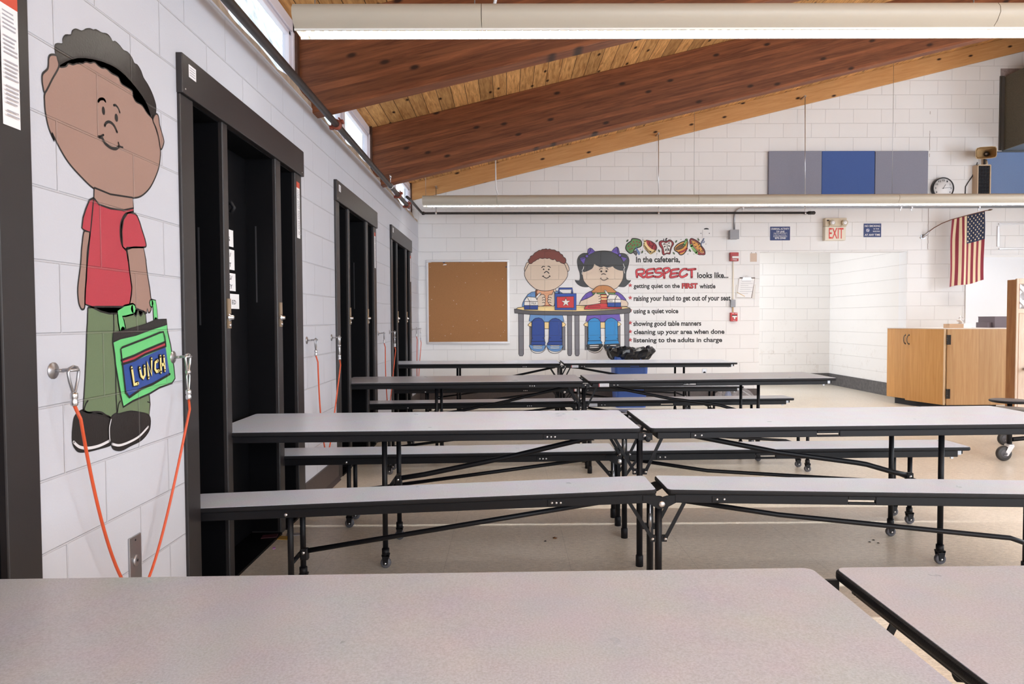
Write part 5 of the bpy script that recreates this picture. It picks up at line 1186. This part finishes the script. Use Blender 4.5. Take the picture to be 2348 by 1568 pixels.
build('bracket', MB().box(xb_-.03, xb_+.03, YB-.012, YB-.001, cz-.15, cz+.02).tube([(xb_, YH+.30, cz-.04), (xb_-.02, YH+.25, cz-.10), (xb_-.02, YB-.06, cz-.12), (xb_, YB-.01, cz-.10)], .014, 10), plain('beige_cabinet', (.60, .46, .32), .5), t)
# ventilation duct over it at the right edge
xd = ony(2291, 250, YB).x; za, zb_ = ony(2303, 345, YB).z, ony(2303, 178, YB).z
t = thing('ventilation_duct', 'large olive gray ventilation duct coming out of the back wall at the upper right edge', 'duct', (xd+.7, YB, za))
m_duct = plain('olive_duct_lining', '605c50', .85, noise=.22, scale=120)
build('duct_body', MB().box(xd+.055, xd+1.5, 8.7, YB-.001, za, zb_), m_duct, t)
build('flange', MB().box(xd-.002, xd+.06, YB-.02, YB-.001, za, zb_+.02).box(xd+.01, xd+.058, YB-.035, YB-.001, za, zb_), plain('dark_flange', '4a4540', .6), t)
build('bottom_plate', MB().box(xd+.05, xd+1.5, 8.7, YB-.001, za-.012, za-.001), plain('galvanized', (.26, .30, .32), .45, .5), t)
x0, x1, z0, z1 = pxbox(2295, 2420, 157, 178, YB-.006)
build('patched_opening', MB().box(x0, x1, YB-.008, YB-.001, z0, z1), plain('rough_patch', '9a8d8c', .95, noise=.25, scale=25), t)
# grey conduit, boxes, alarm devices
zc = ony(1900, 476.5, YB-.015).z; xb_ = ony(1684, 500, YB-.015).x; zt_ = ony(1684, 526, YB-.015).z
pts = [(xb_, YB-.016, zt_), (xb_, YB-.016, zc-.115)]+[(xb_+.115*(1-cos(a)), YB-.016, zc-.115+.115*sin(a)) for a in [pi/2*i/8 for i in range(1, 9)]]+[(RW-.3, YB-.016, zc)]
t = thing('electrical_conduit', 'gray metal conduit bending down from a long level run on the back wall', 'conduit', (xb_, YB, zc))
build('conduit', MB().tube(pts, .0125, 10), plain('galvanized_conduit', (.46, .47, .50), .35, .6), t)
for px in (1704, 2066, 2091, 2246):
    q = ony(px, 477, YB-.02); build('strap', MB().box(q.x-.012, q.x+.012, YB-.031, YB-.001, zc-.016, zc+.016).box(q.x-.010, q.x+.010, YB-.006, YB-.001, zc-.045, zc), M_ALU, t, bevel=.003)
def wallbox(name, label, cat, px, depth, mat, bevel=.006, group=None):
    x0, x1, z0, z1 = pxbox(*px, YB-depth); t = thing(name, label, cat, ((x0+x1)/2, YB, z0), group)
    build('body', MB().box(x0, x1, YB-depth, YB-.0005, z0, z1), mat, t, bevel=bevel); return t, x0, x1, z0, z1
t, x0, x1, z0, z1 = wallbox('junction_box', 'square gray junction box at the lower end of the conduit', 'electrical box', (1674.5, 1694, 527, 547.5), .09, M_BOXG, group='gray electrical boxes')
mb = MB()
build('cover', MB().box(x0-.004, x1+.004, YB-.096, YB-.088, z0-.004, z1+.004), M_BOXG, t, bevel=.003)
for u, v in ((x0+.012, z0+.012), (x1-.012, z1-.012)): build('screw', MB().lathe([(.005, 0), (0, .003)], (u, YB-.096, v), (0, -1, 0), 8), M_CHROME, t)
t, x0, x1, z0, z1 = wallbox('junction_box', 'narrow gray junction box between the fire strobe and the pull station', 'electrical box', (1676, 1687, 687, 704), .05, M_BOXG, group='gray electrical boxes')
build('screw', MB().lathe([(.004, 0), (0, .003)], ((x0+x1)/2, YB-.05, z1-.015), (0, -1, 0), 8), M_CHROME, t)
xa = ony(1680.5, 640, YB).x
solo('cable_raceway', MB().box(xa-.010, xa+.010, YB-.012, YB, ony(1680, 687, YB).z, ony(1680, 598, YB).z), plain('ivory_raceway', 'd8d0c0', .5), 'thin ivory raceway below the red fire strobe', 'raceway', 'wall raceways', bevel=.003)
solo('cable_raceway', MB().box(xa-.010, xa+.010, YB-.012, YB, ony(1680, 716, YB).z, ony(1680, 704, YB).z), plain('tan_raceway', 'c8a678', .5), 'short tan raceway just above the red pull station', 'raceway', 'wall raceways', bevel=.003)
t, x0, x1, z0, z1 = wallbox('fire_strobe', 'dark red fire alarm strobe on the back wall beside the painted lettering', 'fire alarm', (1674.5, 1694, 578.5, 598.5), .05, M_RED)
build('lens', MB().box(x0+.022, x1-.004, YB-.066, YB-.05, z0+.038, z0+.072), plain('clear_lens', (.75, .74, .74), .12), t, bevel=.008)
pa = Paint(face_y(YB-.05), (0, -1, 0), .0004, .0008); pa.text('FIRE', x0+.035, x1-.028, z0+.010, z0+.026, M_PAPER, .02); pa.done('lettering', t)
t, x0, x1, z0, z1 = wallbox('fire_pull_station', 'red fire alarm pull station with a white T handle on the back wall', 'fire alarm', (1675.5, 1691.5, 716.5, 736.5), .05, plain('bright_red_enamel', (.50, .028, .03), .4))
build('pull_handle', MB().box(x0+.018, x1-.014, YB-.066, YB-.05, z0+.058, z0+.078).box(x0+.042, x1-.038, YB-.064, YB-.05, z0+.030, z0+.062), M_WHITE, t, bevel=.003, label='white T shaped pull handle')
build('recess', MB().box(x0+.018, x1-.012, YB-.054, YB-.05, z0+.080, z0+.092), M_INK, t)
pa = Paint(face_y(YB-.05), (0, -1, 0), .0004, .0008); pa.text('FIRE', x0+.02, x0+.046, z1-.017, z1-.006, M_PAPER, .02); pa.text('ALARM', x0+.058, x1-.008, z1-.017, z1-.006, M_PAPER, .02); pa.text('PULL', x0+.034, x1-.03, z0+.006, z0+.014, M_PAPER, .02); pa.done('lettering', t)
# blank plate, faded patch, hole, outlet
x0, x1, z0, z1 = pxbox(1610.5, 1624, 526.5, 546, YB)
t = thing('blank_cover_plate', 'painted over blank cover plate with a dark hole above it, over the painted sandwich', 'cover plate', ((x0+x1)/2, YB, z0))
build('plate', MB().box(x0, x1, YB-.008, YB-.0005, z0, z1), M_WB, t, bevel=.003)
pa = Paint(face_y(YB), (0, -1, 0), .0004, .0006); pa.fill([(x0+.02+.038*(1-cos(a))/1, z1+.004+.02*sin(a)) for a in [pi*i/10 for i in range(11)]], M_INK)
for px, py in ((1607.2, 535), (1626.3, 535)): q = ony(px, py, YB); pa.ellipse((q.x, q.z), .006, .008, M_INK, 8)
pa.done('holes', t)
x0, x1, z0, z1 = pxbox(1720, 1735.5, 580.5, 600, YB)
pa = Paint(wall_b, (0, -1, 0), .0004, .0006); pa.fill(R2(x0, x1, z0, z1), pw('B', 'bare_patch', 'cbb6a6'))
for px in (1723, 1733): q = ony(px, 579.5, YB); pa.ellipse((q.x, q.z), .008, .004, M_INK, 8)
tag(pa.done('bare_patch'), 'pale tan bare patch of wall left of the corridor opening', 'wall patch')
t, x0, x1, z0, z1 = wallbox('wall_outlet', 'steel outlet plate low on the back wall behind the farthest table', 'outlet', (1610, 1620.5, 845.5, 860), .006, M_STEEL, .002)
build('receptacle', MB().lathe([(.019, 0), (.019, .003), (0, .004)], ((x0+x1)/2, YB-.006, z0+.035), (0, -1, 0), 16), M_INK, t)
# clipboard hung askew
def skew(pts, y): return [ony(px, py, y) for px, py in pts]
t = thing('clipboard', 'tilted clipboard with a white form hanging left of the corridor opening', 'clipboard', tuple(ony(1710, 660, YB)))
dn = Vector((0, .006, 0))
build('board', MB().prism(skew([(1696.5, 636), (1731.5, 636.3), (1724, 683), (1690, 682)], YB-.012), dn), plain('brown_hardboard', '4a3626', .6), t)
build('sheet', MB().prism(skew([(1695.5, 638.5), (1730.5, 638.5), (1722.5, 682.5), (1689, 681.5)], YB-.014), (0, .0015, 0)), M_PAPER, t)
build('plastic_pocket', MB().prism(skew([(1688, 653), (1733, 652), (1731, 684.5), (1687, 683.5)], YB-.009), (0, .001, 0)), plain('clouded_plastic', (.70, .67, .64), .3), t)
build('clip', MB().prism(skew([(1704, 636), (1722, 636), (1724, 642), (1701, 642)], YB-.026), (0, .014, 0)).tube([ony(1713+3.2*cos(a), 635+3*sin(a), YB-.024) for a in [2*pi*i/12 for i in range(12)]], .003, 6, closed=True), M_CHROME, t, bevel=.003)
build('pencil', MB().cyl(ony(1690, 670, YB-.018), ony(1708, 679.5, YB-.018), .0035, 6), plain('pencil_yellow', 'd8b070', .5), t)
pa = Paint(lambda u, v: ony(u, v, YB-.014), (0, -1, 0), .0004, .0008)
for i, (a, b_) in enumerate([(1701, 1722), (1699, 1726), (1698, 1716), (1698, 1726), (1697, 1721), (1696, 1725), (1695, 1715)]):
    yy = 645+4.6*i; pa.fill([(a, yy), (b_, yy), (b_, yy+.7), (a, yy+.7)], M_GREYINK)
pa.done('printed_lines', t)
# signs
m_navy = plain('navy_sign', '24386e', .5)
x0, x1, z0, z1 = pxbox(1766, 1811.5, 519.5, 551, YB-.004)
t = thing('tip_line_sign', 'navy blue CRIMINAL ACTIVITY TIP LINE sign left of the exit sign', 'sign', ((x0+x1)/2, YB, z0), 'blue wall signs')
build('plate', MB().box(x0, x1, YB-.004, YB-.0005, z0, z1), m_navy, t)
pa = Paint(face_y(YB-.004), (0, -1, 0), .0004, .0006); w, h = x1-x0, z1-z0
for s_, a, b_, c_, d_ in (('CRIMINAL ACTIVITY', .04, .96, .77, .90), ('TIP LINE', .30, .72, .58, .70), ('Monroe Township', .22, .79, .415, .50), ('Police Department', .21, .82, .285, .375), ('875-2940', .24, .78, .09, .22)):
    pa.text(s_, x0+w*a, x0+w*b_, z0+h*c_, z0+h*d_, M_PAPER, .02)
pa.stroke([(x0+w*a, z0+h*c_) for a, c_ in ((.17, .25), (.85, .25), (.85, .54), (.17, .54), (.17, .25))], .0035, M_PAPER)
pa.done('lettering', t)
x0, x1, z0, z1 = pxbox(1980.5, 2020.5, 512.5, 543.5, YB-.004)
t = thing('no_smoking_sign', 'navy blue NO SMOKING sign right of the exit sign', 'sign', ((x0+x1)/2, YB, z0), 'blue wall signs')
build('plate', MB().box(x0, x1, YB-.004, YB-.0005, z0, z1), m_navy, t)
pa = Paint(face_y(YB-.004), (0, -1, 0), .0004, .0006); w, h = x1-x0, z1-z0
for s_, a, b_, c_, d_ in (('NO SMOKING', .06, .94, .75, .89), ('IN THIS', .56, .88, .56, .65), ('BUILDING', .53, .92, .38, .47), ('AT ANY TIME', .06, .94, .09, .24)): pa.text(s_, x0+w*a, x0+w*b_, z0+h*c_, z0+h*d_, M_PAPER, .02)
cx, cz = x0+w*.23, z0+h*.5; pa.fill(R2(cx-.027, cx+.027, cz-.027, cz+.027), plain('sign_blue', '3a5590', .5)); pa.stroke([(cx+.02*cos(a), cz+.02*sin(a)) for a in [2*pi*i/20 for i in range(20)]], .006, M_PAPER, closed=True); pa.stroke([(cx-.014, cz+.014), (cx+.014, cz-.014)], .006, M_PAPER); pa.stroke([(cx-.014, cz), (cx+.012, cz)], .004, M_PAPER)
pa.done('lettering', t)
# exit sign with emergency lamps
YE = YB-.085
x0, x1, z0, z1 = pxbox(1892, 1939.5, 519, 551, YE); X0, X1, ZA, ZB_ = pxbox(1892.5, 1942, 499.5, 518.5, YE)
t = thing('exit_sign', 'white EXIT sign with two emergency lamps over the corridor opening', 'exit sign', ((x0+x1)/2, YB, z0))
build('sign_box', MB().box(x0, x1, YE, YB-.001, z0, z1), plain('ivory_sign', 'e4dccb', .45), t, bevel=.005)
build('lamp_housing', MB().box(X0, X1, YE, YB-.001, ZA, ZB_), plain('ivory_housing', 'd6cab4', .45), t, bevel=.006)
pa = Paint(face_y(YE), (0, -1, 0), .0004, .0012); q = pxbox(1900.5, 1934, 522.5, 547, YE)
pa.text('EXIT', *q, plain('exit_red', 'd8443c', .5), .012); pa.done('lettering', t, 'red EXIT letters')
for px, py in ((1910.5, 510), (1938.5, 510)):
    q = ony(px, py, YE-.05); mb = MB().lathe([(.016, .06), (.036, .035), (.043, .01), (.040, 0), (.034, .004)], q, (0, 1, 0), 18)
    lp = build('emergency_lamp', mb, plain('ivory_housing', 'd6cab4', .45), t)
    build('lens', MB().lathe([(.033, 0), (.02, .004), (0, .006)], q+Vector((0, .004, 0)), (0, -1, 0), 16), plain('frosted_lens', (.8, .8, .82), .1), lp)
    build('lamp_arm', MB().tube([q+Vector((-.02, .04, -.01)), q+Vector((-.03, .05, -.045)), (q.x-.03, YE+.004, q.z-.05)], .010, 8), plain('ivory_housing', 'd6cab4', .45), lp)
build('test_window', MB().box(X0+.02, X0+.055, YE-.002, YE, ZB_-.045, ZB_-.028), M_INK, t)
# flag on an angled pole
t = thing('wall_flag', 'stars and stripes flag hanging from an angled pole on the back wall', 'flag', tuple(ony(2120, 541, YB)))
pole = [ony(2117, 543, YB-.01), ony(2127, 533, YB-.06), ony(2142, 522, YB-.12), ony(2160, 512, YB-.19), ony(2183, 503, YB-.26), ony(2220, 493, YB-.37), ony(2258, 483.5, YB-.46), ony(2266, 482, YB-.48)]
build('pole', MB().tube(pole, .006, 10), plain('walnut_pole', '6e4530', .5), t)
build('finial', MB().tube([ony(2265, 482.3, YB-.478), ony(2269, 481.2, YB-.488), ony(2273, 480.6, YB-.498), ony(2277, 480, YB-.506)], [.006, .012, .009, .001], 10), plain('bronze', (.16, .11, .07), .4, .6), t)
q = pole[0]
mb = MB().box(q.x-.035, q.x+.03, YB-.006, YB-.0005, q.z-.03, q.z+.03).tube([(q.x-.01, YB-.005, q.z-.01), pole[0], pole[1]+(pole[2]-pole[1])*.3], [.014, .016, .012], 10)
for dx, dz in ((-.04, -.012), (-.005, .03), (.045, .02)): mb.lathe([(.008, 0), (.008, .01), (0, .014)], (q.x+dx, YB-.004, q.z+dz), (0, -1, 0), 8)
build('bracket', mb, M_STEEL, t)
PA, PB = pole[4], pole[6]; FL = .958
def cloth(s_, v, lift=0.0):
    top = PA+(PB-PA)*s_; fold = (.016*sin(9*s_+1.2)+.012*sin(15*s_))*min(1, v*3+.1)
    pin = .030*sin(pi*min(1, s_/.5))*(v)*(1 if s_ < .5 else 0)
    length = FL*(1-.055*s_*0)
    p = top+Vector((-.012*v*(1-s_)+.012*sin(6*v)*(s_-.5)-pin*.25, fold-lift, -.004-length*v))
    p.z += .02*sin(s_*7+.5)*v*.5
    return p
reds = plain('flag_red', '8a3040', .8, noise=.06, scale=300); creams = plain('flag_cream', 'e6d5b4', .8, noise=.04, scale=300); blues = plain('flag_navy', '2a3450', .8, noise=.08, scale=300)
mb = MB().grid(lambda u, v: cloth(u, v), 52, 40, mfn=lambda i, j: (i//4) % 2)
build('cloth', mb, [reds, creams], t)
S0, V1 = 6/13, .405
build('canton', MB().grid(lambda u, v: cloth(S0+(1-S0)*u, V1*v, .003), 20, 14).grid(lambda u, v: cloth(S0+(1-S0)*u, V1*v, -.003), 20, 14), blues, t)
mb = MB()
for i in range(11):
    for j in range(9):
        if (i+j) % 2: continue
        v = V1*(i+.75)/11.6; u = S0+(1-S0)*(j+.8)/9.6; r = .0165; k0 = len(mb.v)
        pts = []
        for k in range(10):
            a = 2*pi*k/10; rr_ = r if k % 2 == 0 else r*.42
            p = cloth(u, v, .0045); pts.append(p+Vector((rr_*sin(a), 0, rr_*cos(a))))
        c0 = cloth(u, v, .0048); mb.add([c0]+pts, [[0, 1+k, 1+(k+1) % 10] for k in range(10)], 0)
build('stars', mb, creams, t)
# white board, rail frame
x0, x1, z0, z1 = pxbox(2214, 2560, 584, 810, YB-.02)
t = thing('white_board', 'large white marker board on the back wall behind the flag', 'marker board', (x0, YB, z0))
build('board_face', MB().box(x0+.004, x1, YB-.014, YB-.001, z0, z1-.03), plain('board_white', (.80, .83, .88), .25), t)
build('frame', MB().box(x0, x1, YB-.022, YB-.001, z1-.032, z1).box(x0, x0+.008, YB-.018, YB-.001, z0, z1), M_WHITE, t)
t = thing('map_rail', 'white rectangular rail frame on the back wall above the marker board', 'rail', tuple(ony(2320, 540, YB)))
for q in ((2291, 2520, 511, 514.5), (2287.5, 2292.5, 518, 565), (2292, 2520, 568, 571.5)):
    x0, x1, z0, z1 = pxbox(*q, YB-.018); build('rail', MB().box(x0, x1, YB-.018, YB-.001, z0, z1), M_ALU, t, bevel=.003)
# control joint crack down the back wall
pa = Paint(wall_b, (0, -1, 0), .0004, .0005); rr = random.Random(9); m_ck = plain('joint_crack', '8a7a74', .9)
for y0, y1 in ((255, 262), (300, 316), (316, 345), (352, 360), (478, 506), (506, 535), (535, 560), (560, 572)):
    pts = [ony(2133-(y0-250)*.018+rr.uniform(-.4, .4)+(y-y0)*-.012, y, YB) for y in [y0+(y1-y0)*i/6 for i in range(7)]]
    pa.stroke([(p.x, p.z) for p in pts], .006, m_ck, round_=False)
tag(pa.done('wall_crack'), 'thin vertical crack in the back wall between the exit signs and the flag', 'crack')

# ================================================================== right side of the hall
# laminate cabinet with open hinged end
A, B_, C_, D_ = Vector((5.360, 9.75, 0)), Vector((5.590, 8.80, 0)), Vector((6.385, 8.80, 0)), Vector((6.30, 9.75, 0))
ZT = 1.060; up = lambda v, z: Vector((v.x, v.y, z))
t = thing('storage_cabinet', 'oak laminate storage cabinet standing beside the corridor opening', 'cabinet', (5.9, 9.3, 0))
def inset(d): 
    c = (A+B_+C_+D_)/4; return [p+(c-p).normalized()*d for p in (A, B_, C_, D_)]
I = inset(.035)
build('carcass', MB().hexa([up(p, .095) for p in I], [up(p, ZT-.012) for p in I]), M_CAB, t)
I = inset(.11)
build('toe_kick', MB().hexa([up(p, 0) for p in I], [up(p, .096) for p in I]), M_INK, t)
build('top', MB().hexa([up(p, ZT-.012) for p in inset(-.004)], [up(p, ZT) for p in inset(-.004)]), plain('pale_laminate', (.72, .69, .68), .35), t, bevel=.002)
dd = (B_-A).normalized(); nn = Vector((-dd.y, dd.x, 0))
if nn.x > 0: nn = -nn
def panel(p, q, z0, z1, th, nrm): return MB().hexa([up(p, z0), up(q, z0), up(q+nrm*th, z0), up(p+nrm*th, z0)], [up(p, z1), up(q, z1), up(q+nrm*th, z1), up(p+nrm*th, z1)])
M1 = A+(B_-A)*.36
inn = -nn
off = inn*.03
d1 = build('door', panel(A+off, M1+off+dd*.012, .09, ZT-.014, .022, nn), M_CABD, t)
d2 = build('door', panel(M1+off+nn*.022, B_+off+nn*.012-dd*.02, .075, ZT-.013, .022, nn), M_CABD, t)
def handle(c, parent, nrm):
    mb = MB().tube([c+Vector((0, 0, .055)), c+nrm*.022+Vector((0, 0, .05)), c+nrm*.034+Vector((0, 0, .02)), c+nrm*.034+Vector((0, 0, -.02)), c+nrm*.022+Vector((0, 0, -.05)), c+Vector((0, 0, -.055))], .0055, 8)
    for s_ in (-1, 1): mb.lathe([(.012, 0), (.012, .003), (0, .005)], c+Vector((0, 0, .06*s_)), nrm, 10)
    build('handle', mb, plain('dark_bronze_pull', (.10, .09, .075), .35, .6), parent)
zc = ony(2086, 777, 9.6).z
handle(M1+off+nn*.022-dd*.025+Vector((0, 0, zc)), d1, nn); handle(M1+off+nn*.044+dd*.055+Vector((0, 0, zc)), d2, nn)
e = Vector((0, -1, 0))
ep = build('end_panel', panel(B_+Vector((.012, 0, 0)), C_, .08, ZT-.013, .024, e), M_CAB, t)
build('edge_strip', MB().box(B_.x-.022, B_.x-.002, B_.y-.012, B_.y+.004, .08, ZT-.013), plain('light_edge_strip', 'dcc09a', .5), t)
for zc_ in (ony(2174, 779, 8.77).z, ony(2172, 903, 8.77).z):
    mb = MB().box(B_.x+.012, B_.x+.052, B_.y-.028, B_.y-.0235, zc_-.062, zc_+.062)
    for i in range(5): mb.cyl((B_.x+.006, B_.y-.026, zc_-.06+.025*i), (B_.x+.006, B_.y-.026, zc_-.038+.025*i), .009, 10)
    build('hinge', mb, plain('black_hinge', (.015, .013, .013), .35), ep)
# things on the cabinet
p = ony(2176.5, 747, 8.9); q = ony(2209.5, 747, 8.9); zt = ony(2190, 742.5, 8.9).z
t = thing('tissue_box', 'brown tissue box with a white tissue on the cabinet', 'tissue box', ((p.x+q.x)/2, 8.95, ZT))
build('carton', MB().box(p.x, q.x, 8.9, 9.02, ZT, zt), plain('kraft_carton', 'c0a184', .8), t, bevel=.002)
cx = ony(2205, 735, 8.96).x
def tis(u, v):
    a = (u-.5)*2; return (cx-.045+.09*u*(1-.35*v)+.012*sin(9*v), 8.96+.018*sin(u*9+v*3)*(1-v*.3), zt+.105*v*(1-.30*abs(a))+.004)
build('tissue', MB().grid(tis, 12, 10), M_PAPER, t, solid=.001)
p = ony(2210, 747, 9.1); q = ony(2227.5, 747, 9.1); zt = ony(2215, 741.5, 9.1).z
solo('small_box', MB().box(p.x, q.x, 9.1, 9.25, ZT, zt), M_WHITE, 'small white box behind the tissue box on the cabinet', 'box', bevel=.002)
p = ony(2281, 740, 9.0); zt = ony(2295, 726, 9.0).z; zm = ony(2275, 739, 9.0).z; q = ony(2271, 740, 9.0)
solo('file_tray', MB().box(p.x, p.x+.17, 9.0, 9.32, ZT, zt).box(p.x-.005, p.x+.17, 9.0, 9.32, zt-.004, zt+.004).box(q.x, p.x, 9.05, 9.28, ZT, zm), plain('charcoal_plastic', '6a6068', .6), 'dark gray stepped file tray at the right end of the cabinet top', 'tray', bevel=.003)
# wooden frame partition at the right edge
YP = 7.6
xs = ony(2328, 780, YP).x; zt = 1.612
t = thing('wooden_partition', 'tall wooden frame partition at the right edge with lattice over plywood', 'partition', (xs+.5, YP+.06, 0))
build('post', MB().box(xs, xs+.040, YP, YP+.14, 0, zt), M_STUD, t, bevel=.003)
build('post', MB().box(xs+1.1, xs+1.14, YP, YP+.14, 0, zt), M_STUD, t, bevel=.003)
build('face_frame', MB().box(xs, xs+.024, YP-.012, YP, 0, zt+.01).box(xs+.024, xs+1.14, YP-.012, YP+.05, zt-.05, zt+.01).box(xs+.024, xs+1.14, YP-.012, YP+.05, 1.24, 1.29), M_PLY, t, bevel=.003)
build('plywood_panel', MB().box(xs+.02, xs+1.12, YP+.01, YP+.022, .02, 1.25), M_PLY, t)
build('white_backing', MB().box(xs+.02, xs+1.12, YP+.09, YP+.096, 1.25, zt-.02), M_PAPER, t)
mb = MB(); zl0, zl1 = 1.29, zt-.05
for i in range(-3, 12):
    for s_ in (-1, 1):
        xa = xs+.03+.15*i; pts = []
        x_a, x_b = (xa, xa+(zl1-zl0)) if s_ > 0 else (xa+(zl1-zl0), xa)
        if min(x_a, x_b) < xs-.2 or max(x_a, x_b) > xs+1.45: continue
        # clip to the opening
        f = lambda x: (x-x_a)/(x_b-x_a)
        lo_, hi_ = max(min(x_a, x_b), xs+.024), min(max(x_a, x_b), xs+1.1)
        if hi_-lo_ < .03: continue
        mb.bar((lo_, YP+.02+.006*s_, zl0+(zl1-zl0)*f(lo_)), (hi_, YP+.02+.006*s_, zl0+(zl1-zl0)*f(hi_)), .006, .036, (0, 0, 1))
build('lattice', mb, plain('white_lattice', (.80, .80, .82), .5), t)
q = ony(2346, 846, YP)
build('knob', MB().lathe([(.012, 0), (.012, .02), (.026, .03), (.026, .045), (.014, .052), (0, .053)], (q.x+.015, YP+.01, q.z), (0, -1, 0), 16), M_STEEL, t)
# mobile table with fixed stools, mostly outside the frame
t = thing('mobile_stool_table', 'mobile cafeteria table with round dark stool seats on casters, at the right edge', 'table', (5.35, 6.1, 0))
m_seat = plain('blue_grey_seat', (.135, .14, .165), .4, noise=.1, scale=300)
for cx, cy, zs, mt in ((4.205, 5.72, .437, plain('grey_seat', (.15, .145, .14), .4, noise=.1, scale=300)), (4.69, 6.42, .425, m_seat)):
    st = build('stool_seat', MB().lathe([(.150, -.018), (.163, -.012), (.166, -.002), (.158, .004)], (cx, cy, zs-.004), (0, 0, 1), 36), M_EDGE, t)
    build('seat_top', MB().lathe([(.156, 0), (.154, .004), (0, .004)], (cx, cy, zs-.002), (0, 0, 1), 36), mt, st)
    px_ = cx-.025 if cy < 6 else cx+.0
    build('seat_post', MB().cyl((px_, cy, .135), (px_, cy, zs-.02), .020, 14).cyl((px_, cy, zs-.03), (px_, cy, zs-.02), .07, 16), M_BLACK, st)
    wx = px_-.045
    fk = build('caster_fork', MB().lathe([(.034, 0), (.034, .012), (.02, .016)], (px_, cy, .128), (0, 0, 1), 16).prism([(px_-.02, cy-.026, .13), (px_+.03, cy-.026, .13), (wx+.022, cy-.026, .045), (wx-.012, cy-.026, .05)], (0, .003, 0)).prism([(px_-.02, cy+.023, .13), (px_+.03, cy+.023, .13), (wx+.022, cy+.023, .045), (wx-.012, cy+.023, .05)], (0, .003, 0)), M_ALU, t, bevel=.002)
    build('wheel', MB().lathe([(.020, -.016), (.050, -.018), (.061, -.012), (.0635, 0), (.061, .012), (.050, .018), (.020, .016)], (wx, cy, .0635), (0, 1, 0), 28), plain('black_wheel', (.035, .033, .033), .5), fk)
    build('hub', MB().lathe([(.036, 0), (.032, .004), (.014, .006), (.012, .016), (0, .016)], (wx, cy-.0145, .0635), (0, -1, 0), 18), M_RUBBER, fk)
    build('frame_tube', MB().tube([(px_+.02, cy, .18), (5.0, (cy+6.1)/2, .20), (5.45, 6.1, .22)], .018, 12), M_BLACK, t)
build('table_top', MB().lathe([(.44, -.03), (.455, -.02), (.455, -.006), (.445, 0), (0, 0)], (5.5, 6.1, .735), (0, 0, 1), 48), M_LAM, t)
build('pedestal', MB().cyl((5.5, 6.1, .1), (5.5, 6.1, .71), .045, 18).box(5.3, 5.7, 5.9, 6.3, .06, .10), M_BLACK, t)
for cx, cy in ((5.42, 5.8), (5.6, 6.42)): build('wheel', MB().lathe([(.02, -.016), (.0635, -.014), (.0635, .014), (.02, .016)], (cx, cy, .0635), (0, 1, 0), 24), plain('black_wheel', (.035, .033, .033), .5), t)
# trash can with a black liner
xa, xb, ya, yb = 1.437, 1.90, 9.28, 9.70
t = thing('trash_can', 'blue square trash can with a black plastic liner before the back wall', 'trash can', ((xa+xb)/2, (ya+yb)/2, 0))
m_blue = plain('blue_plastic', (.055, .13, .46), .42)
mb = MB(); o0 = rrect(xa+.03, xb-.03, ya+.03, yb-.03, .05); o1 = rrect(xa, xb, ya, yb, .05)
mb.hexa([(x, y, .0) for x, y in o0], [(x, y, .70) for x, y in o1])
build('bin', mb, m_blue, t)
rr = random.Random(21); NU, NV = 44, 9
ph = [rr.uniform(0, 6.28) for _ in range(8)]
def bag(u, v):
    a = 2*pi*u+.4; c_, s_ = cos(a), sin(a); q = (abs(c_)**5+abs(s_)**5)**(-1/5)
    cx, cy = (xa+xb)/2+.01, (ya+yb)/2
    fl = [(.225, .66), (.262, .70), (.290, .745), (.286, .79), (.262, .81), (.236, .80), (.215, .72), (.205, .60)]
    k = v*(len(fl)-1); i = min(int(k), len(fl)-2); f = k-i
    r = fl[i][0]*(1-f)+fl[i+1][0]*f; z = fl[i][1]*(1-f)+fl[i+1][1]*f
    wv = sin(7*a+ph[0]+3*v)*.012+sin(13*a+ph[1]-5*v)*.010+sin(23*a+ph[2]+7*v)*.007+abs(sin(4*a+ph[3]))*.010
    z += (sin(3*a+ph[4])*.018+sin(9*a+ph[5])*.010)*(1-abs(v-.1)*.8)-(0.05*max(0, cos(a-.2))**8*(1-v) if v < .5 else 0)
    r += wv*(1 if v < .8 else .3)+.035*max(0, cos(a-.15))**10*(1-abs(v-.35)*2 if abs(v-.35) < .5 else 0)
    jr = random.Random(int(round(u*NU)) % NU*131+int(round(v*NV))*17)
    r += jr.uniform(-.014, .014); z += jr.uniform(-.016, .016)
    return (cx+r*q*c_, cy+r*q*s_, z)
build('liner', MB().grid(bag, NU, NV, smooth=False), plain('black_bag_plastic', (.012, .012, .014), .22), t, 'crumpled black liner bag')
# bundle and leaning handle at the foot of the back wall
t = thing('floor_bundle', 'gray cloth bundle on the floor at the back wall behind the bench ends', 'bundle', (3.2, 9.9, 0))
mb = MB()
def lump(cx, cy, rx, ry, h, ph_):
    mb.grid(lambda u, v: (cx+rx*cos(2*pi*u)*cos(pi/2*v)*(1+.12*sin(6*pi*u+ph_)), cy+ry*sin(2*pi*u)*cos(pi/2*v), max(.0, h*sin(pi/2*v)*(1+.1*sin(10*pi*u)))), 24, 8)
lump(3.32, 9.88, .22, .14, .19, 1.0); lump(3.08, 9.9, .16, .13, .15, 2.2)
build('cloth', mb, plain('grey_cloth', (.20, .19, .20), .9, noise=.25, scale=30), t)
mb = MB(); lump(3.13, 9.78, .06, .05, .16, .4)
build('blue_roll', mb, plain('blue_grey_cloth', (.22, .25, .36), .8), t)
solo('pole_handle', MB().cyl((3.02, 9.99, .40), (3.56, 9.70, .012), .010, 10), M_STEEL, 'thin gray pole slanting to the floor past the far bench ends', 'pole')
